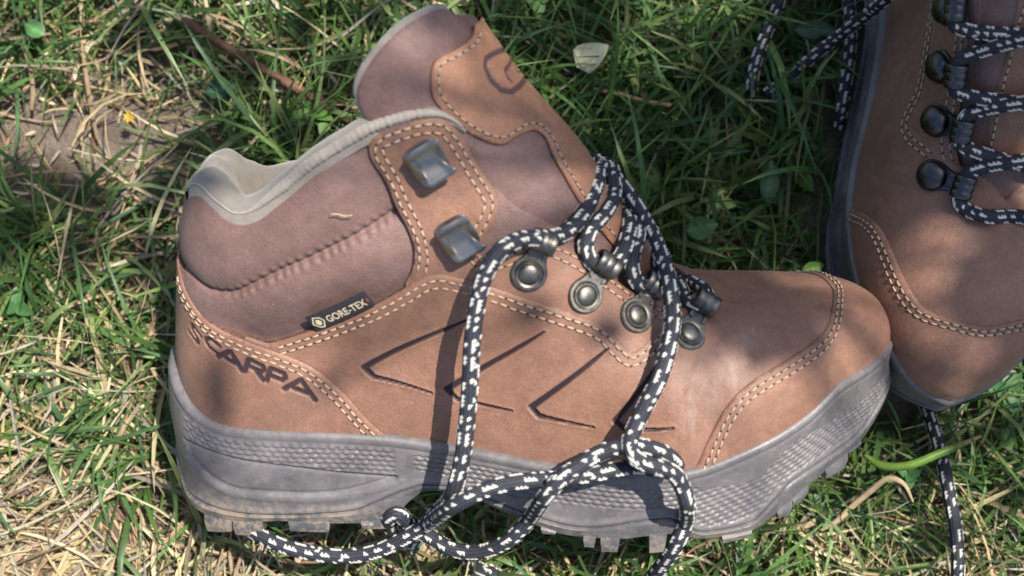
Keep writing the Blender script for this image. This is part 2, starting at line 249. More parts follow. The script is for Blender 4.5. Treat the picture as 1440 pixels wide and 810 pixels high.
def leather(name, c1, c2, c3, rough=.55, grain=1.0, ink=(.02, .012, .012), scuff=0.0):
    t = NT(name)
    big = t.noise(28, 5, .6); mid = t.noise(190, 4, .6); fine = t.noise(1500, 3, .6)
    c = t.ramp(big, [(.34, c1), (.5, c2), (.66, c3)])
    c = t.mix(.55, c, t.ramp(mid, [(.3, tuple(x*.8 for x in c2)), (.7, tuple(min(1, x*1.2) for x in c2))]))
    c = t.mix(.35, c, t.ramp(fine, [(.35, (.55, .55, .55)), (.65, (1.25, 1.2, 1.2))]), 'MULTIPLY')
    nap = t.noise(560, 4, .7, None, .6)
    c = t.mix(.32, c, t.ramp(nap, [(.3, (.72, .70, .70)), (.7, (1.22, 1.2, 1.2))]), 'MULTIPLY')
    if scuff:
        sc = t.attr('scuff').outputs['Fac']
        mp = t.n('Mapping'); mp.inputs['Scale'].default_value = (1.6, 1, .28); t.l(t.coord(), mp.inputs['Vector'])
        st = t.noise(160, 5, .65, mp.outputs[0]); fl = t.ramp(st, [(.4, (0, 0, 0)), (.68, (1, 1, 1))])
        f = t.math('MULTIPLY', t.math('MULTIPLY', sc, fl, True), scuff)
        c = t.mix(f, c, (.52, .44, .40))
    speck = t.noise(900, 1, .5); sp = t.ramp(speck, [(.79, (0, 0, 0)), (.81, (1, 1, 1))])
    c = t.mix(t.math('MULTIPLY', sp, .5), c, (.55, .47, .42))
    inkf = t.attr('ink').outputs['Fac']
    c = t.mix(inkf, c, ink)
    vor = t.n('TexVoronoi'); vor.inputs['Scale'].default_value = 1250; t.l(t.coord(), vor.inputs['Vector'])
    h = t.math('ADD', t.math('MULTIPLY', vor.outputs['Distance'], .7*grain), t.math('MULTIPLY', fine, .8*grain))
    nb = t.bump(t.math('ADD', mid, t.math('MULTIPLY', nap, .35)), .3, .0008, t.bump(h, .5, .00024))
    r = t.math('ADD', t.math('MULTIPLY', mid, .22), rough-.1)
    t.out(c, r, nb, Specular_IOR_Level=.36)
    t.b.inputs['Sheen Weight'].default_value = .06; t.b.inputs['Sheen Roughness'].default_value = .5
    return t.m
TAN = leather('tan_leather', (.15, .077, .049), (.232, .121, .079), (.31, .172, .119), .52, .8, scuff=.36, ink=(.024, .013, .017))
MAUVE = leather('mauve_leather', (.115, .066, .055), (.172, .102, .087), (.235, .148, .128), .6, 1.3)
PATCH = leather('patch_leather', (.24, .118, .067), (.32, .158, .092), (.39, .205, .125), .5, .7, ink=(.09, .045, .042))
EDGE = NT('raw_edge'); EDGE.out(EDGE.ramp(EDGE.noise(900, 3), [(.35, (.05, .024, .015)), (.7, (.16, .08, .05))]), .85)
def cloth(name, c, bsc=2200):
    t = NT(name); f = t.noise(bsc, 3, .7); m = t.noise(260, 4); 
    t.out(t.mix(.5, t.ramp(m, [(.3, tuple(x*.78 for x in c)), (.7, tuple(min(1, x*1.1) for x in c))]), t.ramp(f, [(.3, tuple(x*.65 for x in c)), (.7, tuple(min(1, x*1.2) for x in c))])), .95, t.bump(f, .6, .0004), Specular_IOR_Level=.15)
    t.b.inputs['Sheen Weight'].default_value = .4
    return t.m
LINING = cloth('lining_cloth', (.255, .222, .188)); BINDING = cloth('binding_cloth', (.34, .295, .245), 1600)
def rubber(name, c1, c2, rough):
    t = NT(name); m = t.noise(70, 6, .65); f = t.noise(1100, 3); d = t.noise(260, 5, .7)
    c = t.mix(t.math('MULTIPLY', t.ramp(d, [(.5, (0, 0, 0)), (.75, (1, 1, 1))]), .35), t.ramp(m, [(.3, c1), (.7, c2)]), (.30, .25, .20))
    sx = t.n('SeparateXYZ'); t.l(t.coord(), sx.inputs[0])
    low = t.ramp(t.math('MULTIPLY', sx.outputs['Z'], 50), [(.1, (1, 1, 1)), (.75, (0, 0, 0))]); mud = t.ramp(t.math('ADD', t.math('MULTIPLY', d, .7), t.math('MULTIPLY', m, .5)), [(.56, (0, 0, 0)), (.66, (1, 1, 1))])
    c = t.mix(t.math('MULTIPLY', t.math('MULTIPLY', low, mud), .8), c, (.27, .21, .15))
    scr = t.n('Mapping'); scr.inputs['Scale'].default_value = (.35, 1, 2.2); t.l(t.coord(), scr.inputs['Vector'])
    sn = t.noise(420, 3, .6, scr.outputs[0]); c = t.mix(t.math('MULTIPLY', t.ramp(sn, [(.62, (0, 0, 0)), (.74, (1, 1, 1))]), .22), c, (.36, .34, .33))
    t.out(c, t.math('ADD', t.math('MULTIPLY', d, .25), rough-.1), t.bump(t.math('ADD', f, t.math('MULTIPLY', mud, t.math('MULTIPLY', low, 2.0))), .3, .0003), Specular_IOR_Level=.5)
    return t.m
MID = rubber('midsole_rubber', (.085, .078, .08), (.16, .146, .148), .42); OUTS = rubber('outsole_rubber', (.06, .058, .062), (.125, .118, .12), .38)
def thread(name, c):
    t = NT(name); f = t.noise(2500, 2); t.out(t.ramp(f, [(.3, tuple(x*.6 for x in c)), (.7, c)]), .7); return t.m
THREAD = thread('stitch_thread', (.50, .36, .25)); HOLE = thread('stitch_hole', (.03, .014, .009))
t = NT('gunmetal'); f = t.noise(420, 5, .6); g = t.noise(2600, 2)
t.out(t.ramp(f, [(.3, (.11, .10, .087)), (.7, (.24, .22, .19))]), t.math('ADD', t.math('MULTIPLY', f, .3), .30), t.bump(g, .12, .0001), Metallic=1.0); METAL = t.m
t = NT('hook_steel'); f = t.noise(160, 3, .5)
t.out(t.ramp(f, [(.3, (.25, .232, .215)), (.7, (.36, .335, .31))]), t.math('ADD', t.math('MULTIPLY', f, .2), .30), Metallic=1.0); METAL_H = t.m
t = NT('dark_gunmetal'); f = t.noise(420, 5, .6); g = t.noise(2600, 2)  # gunmetal copy for the standing boot, shade and patina put into its colour
t.out(t.ramp(f, [(.3, (.05, .052, .055)), (.7, (.12, .12, .122))]), t.math('ADD', t.math('MULTIPLY', f, .25), .25), t.bump(g, .12, .0001), Metallic=1.0); METAL_D = t.m
t = NT('lace_yarn'); a = t.attr('yarn'); fz = t.noise(3200, 2)
t.out(t.mix(.5, a.outputs['Color'], t.mix(1.0, a.outputs['Color'], t.ramp(fz, [(.3, (.45, .45, .45)), (.7, (1.3, 1.3, 1.3))]), 'MULTIPLY')), .72, t.bump(fz, .4, .0002), Specular_IOR_Level=.3); YARN = t.m
t = NT('tag_fabric'); f = t.noise(2400, 2); t.out(t.ramp(f, [(.3, (.012, .011, .014)), (.7, (.035, .032, .036))]), .6, t.bump(f, .4, .0002)); TAGM = t.m
t = NT('tag_print'); t.out((.62, .52, .34), .5); PRINT = t.m
t = NT('tag_red'); t.out((.45, .05, .035), .6); REDM = t.m
# =====================================================================================
# mesh building
# =====================================================================================
REC = []                                   # what the right boot is made of, so that the left one can be mirrored from it
def mk(name, V, faces, mat, parent=None, attrs=None, smooth=True, sharp=None, mats=None, midx=None, kind=None, rec=None, scale=MM):
    V = np.asarray(V, float)
    me = bpy.data.meshes.new(name)
    me.from_pydata((V*scale).tolist(), [], faces); me.update()
    for m in (mats or [mat]): me.materials.append(m)
    if midx is not None: me.polygons.foreach_set('material_index', np.asarray(midx, np.int32))
    if smooth: me.polygons.foreach_set('use_smooth', np.ones(len(me.polygons), bool))
    for k, v in (attrs or {}).items():
        v = np.asarray(v, np.float32)
        if v.ndim == 1: me.attributes.new(k, 'FLOAT', 'POINT').data.foreach_set('value', v)
        else: me.attributes.new(k, 'FLOAT_COLOR', 'POINT').data.foreach_set('color', np.c_[v, np.ones(len(v))].astype(np.float32).ravel())
    if smooth and sharp: me.set_sharp_from_angle(angle=math.radians(sharp))
    o = bpy.data.objects.new(name, me); col.objects.link(o); o.parent = parent
    if kind: o['kind'] = kind
    if rec is not None: REC.append((o, rec))
    return o
def root(name, R, O, label, cat, group=None):
    e = bpy.data.objects.new(name, None); col.objects.link(e); e.empty_display_size = .02
    M = Matrix([list(R[i])+[O[i]*MM] for i in range(3)]+[[0, 0, 0, 1]]); e.matrix_world = M
    e['label'] = label; e['category'] = cat
    if group: e['group'] = group
    return e
def tag(o, label, cat, group=None):
    o['label'] = label; o['category'] = cat
    if group: o['group'] = group
    return o
def grid_faces(nr, nc, wrap=False, flip=False):
    f = []
    for i in range(nr-1):
        for j in range(nc if wrap else nc-1):
            k = (j+1) % nc; q = (i*nc+j, i*nc+k, (i+1)*nc+k, (i+1)*nc+j)
            f.append(q[::-1] if flip else q)
    return f
def join(parts):
    V, Fs, n = [], [], 0
    for v, f in parts:
        V.append(np.asarray(v)); Fs += [tuple(i+n for i in q) for q in f]; n += len(v)
    return np.concatenate(V), Fs
def patch(surf, poly, h, free=(), r=1.1, spacing=1.6, disp=None, dense=(), drop=1.6):
    """leather panel cut to the outline `poly` (surface coordinates), lying h above the surface, with a rounded cut edge"""
    if not isinstance(poly, list): poly = [(np.vstack([poly, poly[:1]]), False)]
    pts = []
    for part, keep in poly:                          # parts marked keep carry points shared with the other half of the panel
        q = np.asarray(part, float) if keep else resample(np.asarray(part, float), spacing*.75)
        if pts and np.linalg.norm(q[0]-pts[-1]) > 1e-6:
            gap = resample(np.array([pts[-1], q[0]]), spacing*.75); pts += list(gap[1:-1])
            pts += list(q)
        else: pts += list(q[1:] if pts else q)
    if np.linalg.norm(pts[0]-pts[-1]) < 1e-6: pts = pts[:-1]
    else: pts += list(resample(np.array([pts[-1], pts[0]]), spacing*.75)[1:-1])
    poly = np.array(pts)
    lo, hi = poly.min(0), poly.max(0)
    gx = np.arange(lo[0], hi[0], spacing); gy = np.arange(lo[1], hi[1], spacing*.87)
    G = np.array([(x+(k % 2)*spacing/2, y) for k, y in enumerate(gy) for x in gx])
    for line, rad, sp in dense:
        near = dist_poly(G, line) < rad; G = G[~near]
        l2, h2 = line.min(0)-rad, line.max(0)+rad
        D = np.array([(x+(k % 2)*sp/2, y) for k, y in enumerate(np.arange(l2[1], h2[1], sp*.87)) for x in np.arange(l2[0], h2[0], sp)])
        G = np.vstack([G, D[dist_poly(D, line) < rad]])
    G = G[pip(G, poly)]; cl = np.vstack([poly, poly[:1]])
    G = G[dist_poly(G, cl) > .45*min([spacing]+[d[2] for d in dense])]
    if dense:                                        # no two nearly equal points
        key = np.unique(np.round(G/.24).astype(int), axis=0, return_index=True)[1]; G = G[np.sort(key)]
    P = np.vstack([poly, G]); n = len(poly)
    vs, _, fs, ov, _, _ = delaunay_2d_cdt([Vector(p) for p in P.tolist()], [], [list(range(n))], 1, 1e-6, True)
    P = np.array([v[:] for v in vs]); cen = np.array([P[list(f)].mean(0) for f in fs]); ins = pip(cen, poly); fs = [f for f, k in zip(fs, ins) if k]
    fr = [np.asarray(x) for x in free]
    d = np.min([dist_poly(P, x) for x in fr], axis=0) if fr else np.full(len(P), 99.)
    tq = np.clip(d/r, 0, 1); H = h-(1-np.sqrt(1-(1-tq)**2))*min(.75, h*.45)
    at = {'ink': np.zeros(len(P)), 'scuff': np.zeros(len(P))}
    if disp: H = H+disp(P, at)
    u, b = P[:, 0], P[:, 1]
    X = surf(u, b); N = surf.normal(u, b)
    V = X+N*H[:, None]
    flip = getattr(surf, 'sgn', -1) > 0
    fs = [tuple(f[::-1]) if flip else tuple(f) for f in fs]
    # cut edge
    cnt = {}
    for f in fs:
        for i in range(len(f)):
            e = (f[i], f[(i+1) % len(f)]); cnt[e] = cnt.get(e, 0)+1
    be = [e for e in cnt if (e[1], e[0]) not in cnt]
    low = {}; extra = []
    for e in be:
        for i in e:
            if i not in low and d[i] < .6: low[i] = len(V)+len(extra); extra.append(X[i]+N[i]*(min(H[i], h)-drop))
    walls = [(e[1], e[0], low[e[0]], low[e[1]]) for e in be if e[0] in low and e[1] in low]
    nv = len(V)
    if extra: V = np.vstack([V, extra])
    for k in at: at[k] = np.concatenate([at[k], np.zeros(len(V)-nv)])
    return V, fs+walls, at, [0]*len(fs)+[1]*len(walls)
def weld(a, b):
    """two halves of one panel joined along the ridge or the heel line"""
    V, Fs = join([a[:2], b[:2]])
    at = {k: np.concatenate([a[2][k], b[2][k]]) for k in a[2]}; mi = a[3]+b[3]
    key = {}; rm = np.arange(len(V)); na = len(a[0])
    A = np.asarray(a[0]); B = np.asarray(b[0])
    from mathutils.kdtree import KDTree
    kd = KDTree(na)
    for i, v in enumerate(A.tolist()): kd.insert(v, i)
    kd.balance()
    for j, v in enumerate(B.tolist()):
        co, i, ds = kd.find(v)
        if ds < .55 and abs(A[i, 2]-v[2]) < .5: rm[na+j] = i
    Fs2, mi2 = [], []
    for f, m in zip(Fs, mi):
        g = []
        for i in f:
            k = int(rm[i])
            if not g or g[-1] != k: g.append(k)
        if g[0] == g[-1]: g = g[:-1]
        if len(set(g)) >= 3 and len(set(g)) == len(g): Fs2.append(tuple(g)); mi2.append(m)
    return V, Fs2, at, mi2
def stitch_mesh(rows):
    """rows: (points, normals) of a stitch line -> thread pieces with dark needle holes between them"""
    V, Fs, mi = [], [], []; n = 0
    for P, N, pitch in rows:
        s = np.concatenate([[0], np.cumsum(np.linalg.norm(np.diff(P, axis=0), axis=1))])
        m = int(s[-1]/pitch)
        for k in range(m):
            c0, c1 = (k+.10)*pitch, (k+.88)*pitch
            q = np.array([[np.interp(c, s, P[:, i]) for i in range(3)] for c in (c0, (c0+c1)/2, c1)])
            nn = np.array([np.interp((c0+c1)/2, s, N[:, i]) for i in range(3)]); nn /= np.linalg.norm(nn)+1e-9
            tn = q[2]-q[0]; tn /= np.linalg.norm(tn)+1e-9; sd = np.cross(nn, tn)
            jit = random.uniform(-.13, .13)*sd; wd = random.uniform(.42, .56)
            ring = []
            for (c, rr, up) in ((q[0], .25, -.15), (q[0]*.75+q[2]*.25, .9, .28), (q[0]*.25+q[2]*.75, .9, .28), (q[2], .25, -.15)):
                for a in range(6):
                    an = a*math.pi/3; ring.append(c+jit+nn*(up+rr*.42*math.sin(an))+sd*(rr*wd*math.cos(an)))
            V += ring
            for i in range(3):
                for a in range(6): Fs.append((n+i*6+a, n+i*6+(a+1) % 6, n+(i+1)*6+(a+1) % 6, n+(i+1)*6+a)); mi.append(0)
            n += 24
            c = np.array([np.interp((k+.99)*pitch, s, P[:, i]) for i in range(3)])
            for a in range(6):
                an = a*math.pi/3; V.append(c+tn*.42*math.cos(an)+sd*.5*math.sin(an)+nn*.07)
            V.append(c+nn*.11)
            for a in range(6): Fs.append((n+a, n+(a+1) % 6, n+6)); mi.append(1)
            n += 7
    return np.array(V), Fs, mi
def stitches(name, surf, lines, h, parent, pitch=3.6, rec=None):
    rows = []
    for ln in lines:
        ln = np.asarray(ln, float); rows.append((surf(ln[:, 0], ln[:, 1])+surf.normal(ln[:, 0], ln[:, 1])*h, surf.normal(ln[:, 0], ln[:, 1]), pitch))
    V, Fs, mi = stitch_mesh(rows)
    return mk(name, V, Fs, THREAD, parent, mats=[THREAD, HOLE], midx=mi, kind='stuff', rec=rec)
def tube(P, rad, ns=10, closed=False, caps=True, up=None):
    P = np.asarray(P, float); n = len(P); rad = np.broadcast_to(np.asarray(rad, float), (n,))
    T = np.gradient(P, axis=0); T /= np.linalg.norm(T, axis=1)[:, None]+1e-9
    u = np.array([0, 0, 1.0]) if up is None else np.asarray(up, float)
    U = np.zeros_like(P); x = u-T[0]*(u@T[0]); 
    if np.linalg.norm(x) < 1e-3: x = np.array([1.0, 0, 0])-T[0]*T[0, 0]
    U[0] = x/np.linalg.norm(x)
    for i in range(1, n):
        x = U[i-1]-T[i]*(U[i-1]@T[i]); U[i] = x/(np.linalg.norm(x)+1e-9)
    W = np.cross(T, U); an = np.arange(ns)/ns*2*math.pi
    V = P[:, None, :]+rad[:, None, None]*(U[:, None, :]*np.cos(an)[None, :, None]+W[:, None, :]*np.sin(an)[None, :, None])
    Fs = grid_faces(n, ns, wrap=True)
    V = V.reshape(-1, 3)
    if caps: Fs = Fs+[tuple(range(ns))[::-1], tuple(range((n-1)*ns, n*ns))]
    return V, Fs
def lace_mesh(ctrl, rad=2.95, step=.38, ns=36, seed=0, ends=False):
    """round braided lace: yarn relief and black and white yarn colours per crossing"""
    P = smooth_poly(ctrl, step); n = len(P)
    T = np.gradient(P, axis=0); T /= np.linalg.norm(T, axis=1)[:, None]+1e-9
    U = np.zeros_like(P); x = np.array([.2, .3, 1.0]); x = x-T[0]*(x@T[0]); U[0] = x/np.linalg.norm(x)
    for i in range(1, n):
        x = U[i-1]-T[i]*(U[i-1]@T[i]); U[i] = x/(np.linalg.norm(x)+1e-9)
    W = np.cross(T, U)
    K = 12; cell = 1.6                                     # yarns around, picks along
    ss = np.arange(n)*step; an = np.arange(ns)/ns
    I = an[None, :]*K+0*ss[:, None]; J = ss[:, None]/cell+0*an[None, :]
    ci = np.floor(I).astype(int); zdir = (ci % 2)*2-1                     # each yarn column slants one way, its neighbour the other
    J2 = J+zdir*(I-ci-.5)*.5+(ci % 2)*.5; jj = np.floor(J2).astype(int); fj = J2-jj-.5; fi = I-ci-.5
    rel = np.clip(1-(fi/.55)**2, 0, 1)**.5*np.clip(1-(np.abs(fj)/.58)**2.6, 0, 1)**.5
    hs = np.modf(np.abs(np.sin(ci*12.9898+jj*78.233+seed*3.1))*43758.5453)[0]
    white = ((ci % 2 == 0) & (((jj+2*(ci//2)+(jj//9)) % 5) < 3) & (hs > .2)) | ((ci % 2 == 1) & (hs > .975))
    rr = rad*(.885+.15*rel)+white*.08*rad*rel
    V = P[:, None, :]+rr[..., None]*(U[:, None, :]*np.cos(an*2*math.pi)[None, :, None]+W[:, None, :]*np.sin(an*2*math.pi)[None, :, None])
    sp = np.random.default_rng(seed).uniform(.75, 1.15, white.shape)
    blk = np.array([.022, .023, .03]); wht = np.array([.66, .63, .56])
    C = np.where((white & (rel > .4))[..., None], wht*sp[..., None], blk*(.3+1.5*rel[..., None])*sp[..., None])  # black yarn darkened in its hollows by relief: shade put into the colour
    Fs = grid_faces(n, ns, wrap=True)+[tuple(range(ns))[::-1], tuple(range((n-1)*ns, n*ns))]
    return V.reshape(-1, 3), Fs, {'yarn': C.reshape(-1, 3)}
# =====================================================================================
# ground: soil sheet out to the horizon
# =====================================================================================
def fbm(x, y, seed=0, oct=4, base=1.0):
    r = np.random.default_rng(seed); z = np.zeros_like(x); a = 1.0; f = base
    for _ in range(oct):
        for k in range(3):
            th = r.uniform(0, 6.28); ph = r.uniform(0, 6.28)
            z = z+a*np.sin(f*(x*math.cos(th)+y*math.sin(th))*r.uniform(.7, 1.4)+ph)
        a *= .55; f *= 2.1
    return z/4
def ground_z(x, y):
    return GROUND+2.6*fbm(x, y, 3, 4, .03)
# =====================================================================================
# right boot, lying on its inner side
# =====================================================================================
boot = root('hiking_boot', R1, O1, 'tan leather hiking boot lying on its side with loose laces, tongue pulled open', 'boot', 'pair of hiking boots')
A = lambda k, s=.8: smooth_poly(F[k], s)
def xs_at(u): return np.interp(u, UL, OUT_L[:, 0])
def ul_at(x): return np.interp(x, OUT_L[:, 0], UL)
def um_at(x): return np.interp(x, OUT_M[:, 0], UM)
def mir(P):
    """drawing of the outer side carried over to the inner side"""
    P = np.asarray(P, float); x = xs_at(P[:, 0]); um = um_at(x)
    return np.stack([um, np.where(P[:, 1] > 0, P[:, 1]*MED.bmax(um)/LAT.bmax(P[:, 0]), P[:, 1])], 1)
def ridge(x0, x1, side, n=26, pw=1.0):
    x = x1-(x1-x0)*(1-np.linspace(0, 1, n))**pw; u = ul_at(x) if side == 'l' else um_at(x); S = LAT if side == 'l' else MED
    return np.stack([u, S.bmax(u)], 1)
def both(fn):
    return fn(LAT, lambda P: np.asarray(P, float), 'l'), fn(MED, mir, 'm')
# ---- padded collar
rim = A('rim'); cfront = A('collar_front'); quilt = A('quilt'); vedge = A('vamp_edge'); cedge = A('counter_edge'); eleft = A('eyestay_left')
eye = A('eyestay'); epoly = np.vstack([eye, smooth_poly(F['eyestay_low'], 1.2), eleft[::-1]])
def rim_of(side):
    r = rim.copy()
    if side == 'm': r[:, 1] -= 11*sstep(6, 34, r[:, 0])+26*sstep(46, 84, r[:, 0])
    return r
def collar(S, m, side):
    rim = rim_of(side)
    under = smooth_poly(F['collar_low'], 1.2)
    top = np.vstack([[[0.0, rim[0, 1]-4]], [[8.0, rim[0, 1]-3.5]], rim, cfront, under, [[0.0, under[-1, 1]+2]]])
    poly = [(m(top), False), (np.array([[0.0, under[-1, 1]+2], [0.0, rim[0, 1]-4]]), False)]
    rm, q = m(rim), m(quilt); ed = np.vstack([m(vedge)]); el = m(eleft)
    def disp(P, at):
        d1 = dist_poly(P, rm); d2 = np.minimum(dist_poly(P, ed), dist_poly(P, el)); dq, sq, _ = dist_poly(P, q, True)
        puff = 4.2*np.sqrt(sstep(-2, 16, d1)*sstep(0, 22, d2))-1.6
        g = -1.7*np.exp(-(dq/1.1)**2)-1.5*np.exp(-(dq/4.5)**2)+.45*np.sin(sq*2*math.pi/3.9+.9*np.sin(sq*.31))*np.exp(-((dq-1.5)/1.3)**2)*sstep(20, 50, sq)
        fold = P[:, 0] > 132; ine = pip(P, m(epoly)); puff = np.where(ine, np.minimum(puff, .2), puff)
        wr = .55*fbm(P[:, 0]*1.0+P[:, 1]*.6, P[:, 1]*.3, 8, 2, .35)*fold
        return np.where(fold, np.minimum(puff, .3), puff)+g*(~fold)+wr
    return patch(S, poly, 0.6, [m(cfront), rm], 1.5, 1.5, disp, [(q, 4.0, .65)] if side == 'l' else (), drop=3.0)
cl, cm = both(collar)
V, Fs, at, mi = weld(cl, cm)
mk('padded_collar', V, Fs, MAUVE, boot, at, sharp=55, rec='both')
# ---- hook and eyelet facing
eye = A('eyestay')
def eyestay(S, m, side):
    poly = np.vstack([eye, smooth_poly(F['eyestay_low'], 1.2), eleft[::-1]])
    def disp(P, at):
        return .18*fbm(P[:, 0], P[:, 1], 5, 3, .12)
    return patch(S, m(poly), 1.9, [m(eye), m(eleft)], 1.0, 1.7, disp)
es = both(eyestay)
for a, s in zip(es, ('l', 'm')):
    o = mk('eyelet_facing', a[0], a[1], TAN, boot, a[2], sharp=55, mats=[TAN, EDGE.m], midx=a[3], rec='both')
    S, m = (LAT, (lambda P: P)) if s == 'l' else (MED, mir)
    outl = np.vstack([eleft[::-1][8:], eye[2:]]); outl = smooth_poly(outl[::6], .8)
    rows = [m(offset_line(outl, -2.0)), m(offset_line(outl, -4.9))]
    rows[1] = rows[1][:int(len(rows[1])*.995)]
    stitches('stitching', S, rows, 1.95, o, rec='sub')
# ---- vamp and quarters: one panel from heel to toe
XV = 268.0
SL = []
for k in ('slash1', 'slash2', 'slash3', 'slash4'):
    q = np.array(F[k]); SL.append(np.vstack([resample(q[[0, 1]], .5), resample(q[[1, 2]], .5)[1:], resample(q[[2, 3]], .5)[1:]]))
XR0 = 217.0
vtop = np.vstack([vedge, smooth_poly([vedge[-1], [ul_at(210.), LAT.bmax(ul_at(210.))-6], [ul_at(XR0), LAT.bmax(ul_at(XR0))]], .8)[1:]])
def vamp(S, m, side):
    rg = ridge(XR0, XV, side); uf = S.us[-1]*0+(ul_at(XV) if side == 'l' else um_at(XV))
    foot = np.linspace(uf, (ul_at(40.) if side == 'l' else um_at(40.)), 120)
    poly = [(m(vtop), False), (rg, True), (np.vstack([[[uf, S.bmax(uf)*.6]], [[uf, S.bmax(uf)*.3]], np.stack([foot, np.full(120, -5.0)], 1), m(np.array([[60., 20.], [vedge[0, 0]-1, vedge[0, 1]-6]]))]), False)]
    sl = [m(s) for s in SL]
    def disp(P, at):
        H = .35*fbm(P[:, 0], P[:, 1], 21, 3, .05)
        wz = np.exp(-((P[:, 0]-212-.25*(P[:, 1]-30))/16)**2)*sstep(8, 30, P[:, 1])
        H = H-.38*wz*np.clip(np.sin((P[:, 0]-.28*P[:, 1])*.75+1.5*np.sin(P[:, 1]*.11))-.2, 0, 1)+.12*fbm(P[:, 0]*1.0, P[:, 1]*.5, 23, 2, .4)*wz
        # soft flex hollow ahead of the eyelets and over the toe joint
        if side == 'l':
            for s in sl:
                d, q, L = dist_poly(P, s, True); f = q/L
                w = np.interp(f, [0, .12, .58, .66, .72, 1.0], [.4, .85, 1.2, 1.25, .9, .5])
                k = 1-sstep(w*.72, w*1.15, d); H = H-1.0*k; at['ink'] = np.maximum(at['ink'], 1-sstep(w*.8, w*1.05, d))
                H = H+.18*np.exp(-((d-w*1.6)/.7)**2)
            at['scuff'] = np.clip(np.exp(-(((P[:, 0]-214)/5)**2+((P[:, 1]-26)/16)**2))*.9+np.exp(-(((P[:, 0]-228)/8)**2+((P[:, 1]-33)/11)**2))*.6+.9*np.exp(-(((P[:, 0]-201)/5)**2+((P[:, 1]-50)/9)**2))+.7*np.exp(-(((P[:, 0]-236)/7)**2+((P[:, 1]-44)/5)**2)), 0, 1)
        return H
    return patch(S, poly, 2.7, [m(vtop)], 1.0, 1.7, disp, [(s, 2.6, .36) for s in sl] if side == 'l' else ())
va = both(vamp)
V, Fs, at, mi = weld(*va)
ov = mk('vamp', V, Fs, TAN, boot, at, sharp=55, mats=[TAN, EDGE.m], midx=mi, rec='both')
vst = vedge[14:]
for S, m in ((LAT, lambda P: P), (MED, mir)):
    stitches('stitching', S, [m(smooth_poly(offset_line(vst, -2.2)[::5], .8)), m(smooth_poly(offset_line(vst, -5.0)[::5], .8))], 2.75, ov, rec='sub')
# ---- heel counter with sunk lettering
LET = [resample(np.array(l), .5) for l in F['letters']]
def counter(S, m, side):
    top = np.vstack([[[0.0, cedge[0, 1]+1.5]], [[8.0, cedge[0, 1]+.8]], cedge]); ue = cedge[-1, 0]
    foot = np.linspace(ue+1, 0, 60)
    poly = [(m(top), False), (m(np.stack([foot, np.full(60, -5.0)], 1)), False), (np.array([[0.0, -5.0], [0.0, top[0, 1]]]), False)]
    def disp(P, at):
        H = .25*fbm(P[:, 0], P[:, 1], 31, 3, .06)
        if side == 'l':
            d = np.min([dist_poly(P, l)+(.28 if k < 2 else .1) for k, l in enumerate(LET)], axis=0)
            H = H-.7*(1-sstep(.85, 1.35, d))+.1*np.exp(-((d-1.9)/.6)**2); at['ink'] = .92*(1-sstep(.95, 1.3, d))
        return H
    dn = [(l, 2.0, .36) for l in LET] if side == 'l' else ()
    return patch(S, poly, 3.9, [m(top)], 1.3, 1.7, disp, dn, drop=2.4)
co = both(counter)
V, Fs, at, mi = weld(*co)
oc = mk('heel_counter', V, Fs, TAN, boot, at, sharp=55, mats=[TAN, EDGE.m], midx=mi, rec='both')
for S, m in ((LAT, lambda P: P), (MED, mir)):
    stitches('stitching', S, [m(smooth_poly(offset_line(cedge, -2.4)[::5], .8)), m(smooth_poly(offset_line(cedge, -4.7)[::5], .8))], 3.95, oc, rec='sub')
# ---- toe cap
tce = A('toecap_edge'); XT = 266.5
tedge = np.vstack([tce, smooth_poly([tce[-1], [ul_at(265.6), LAT.bmax(ul_at(265.6))*.93], [ul_at(XT), LAT.bmax(ul_at(XT))]], .8)[1:]])
_e = resample(np.vstack([tedge, np.stack([tedge[::-1][1:, 0], 2*tedge[-1, 1]-tedge[::-1][1:, 1]], 1)]), .5); _n = len(_e)
_k = np.exp(-(np.arange(-24, 25)/9.0)**2); _k /= _k.sum()
_p = np.pad(_e, ((24, 24), (0, 0)), mode='reflect', reflect_type='odd'); _e = np.stack([np.convolve(_p[:, c], _k, 'valid') for c in (0, 1)], 1)
tedge = _e[:_n//2+1]; tedge[-1, 1] = LAT.bmax(tedge[-1, 0]); XT = float(xs_at(tedge[-1, 0]))
def toecap(S, m, side):
    rg = ridge(XT, 290.5, side, 34, 2.2); ue = tedge[0, 0]
    uu = (lambda x: ul_at(x)) if side == 'l' else (lambda x: um_at(x))
    foot = np.linspace(S.us[-1]-.05, m(tedge[:1])[0, 0], 110)
    poly = [(m(tedge), False), (rg, True), (np.stack([foot, np.full(110, -5.0)], 1), False)]
    return patch(S, poly, 3.9, [m(tedge)], 1.1, 1.5, lambda P, at: .2*fbm(P[:, 0], P[:, 1], 41, 3, .06), drop=2.0)
tc = both(toecap)
V, Fs, at, mi = weld(*tc)
ot = mk('toe_cap', V, Fs, TAN, boot, at, sharp=55, mats=[TAN, EDGE.m], midx=mi, rec='both')
rows = []
for d in (-2.6, -5.2):
    l = offset_line(tedge, d); l = l[l[:, 1] < LAT.bmax(l[:, 0])-.3]; k = mir(l)
    P3 = np.vstack([LAT(l[:, 0], l[:, 1])+LAT.normal(l[:, 0], l[:, 1])*3.95, (MED(k[:, 0], k[:, 1])+MED.normal(k[:, 0], k[:, 1])*3.95)[::-1]])
    N3 = np.vstack([LAT.normal(l[:, 0], l[:, 1]), MED.normal(k[:, 0], k[:, 1])[::-1]])
    P3 = smooth_poly(P3[::6], .8); q = np.linspace(0, 1, len(P3)); N3 = np.stack([np.interp(q, np.linspace(0, 1, len(N3)), N3[:, c]) for c in range(3)], 1)
    rows.append((P3, N3, 3.6))
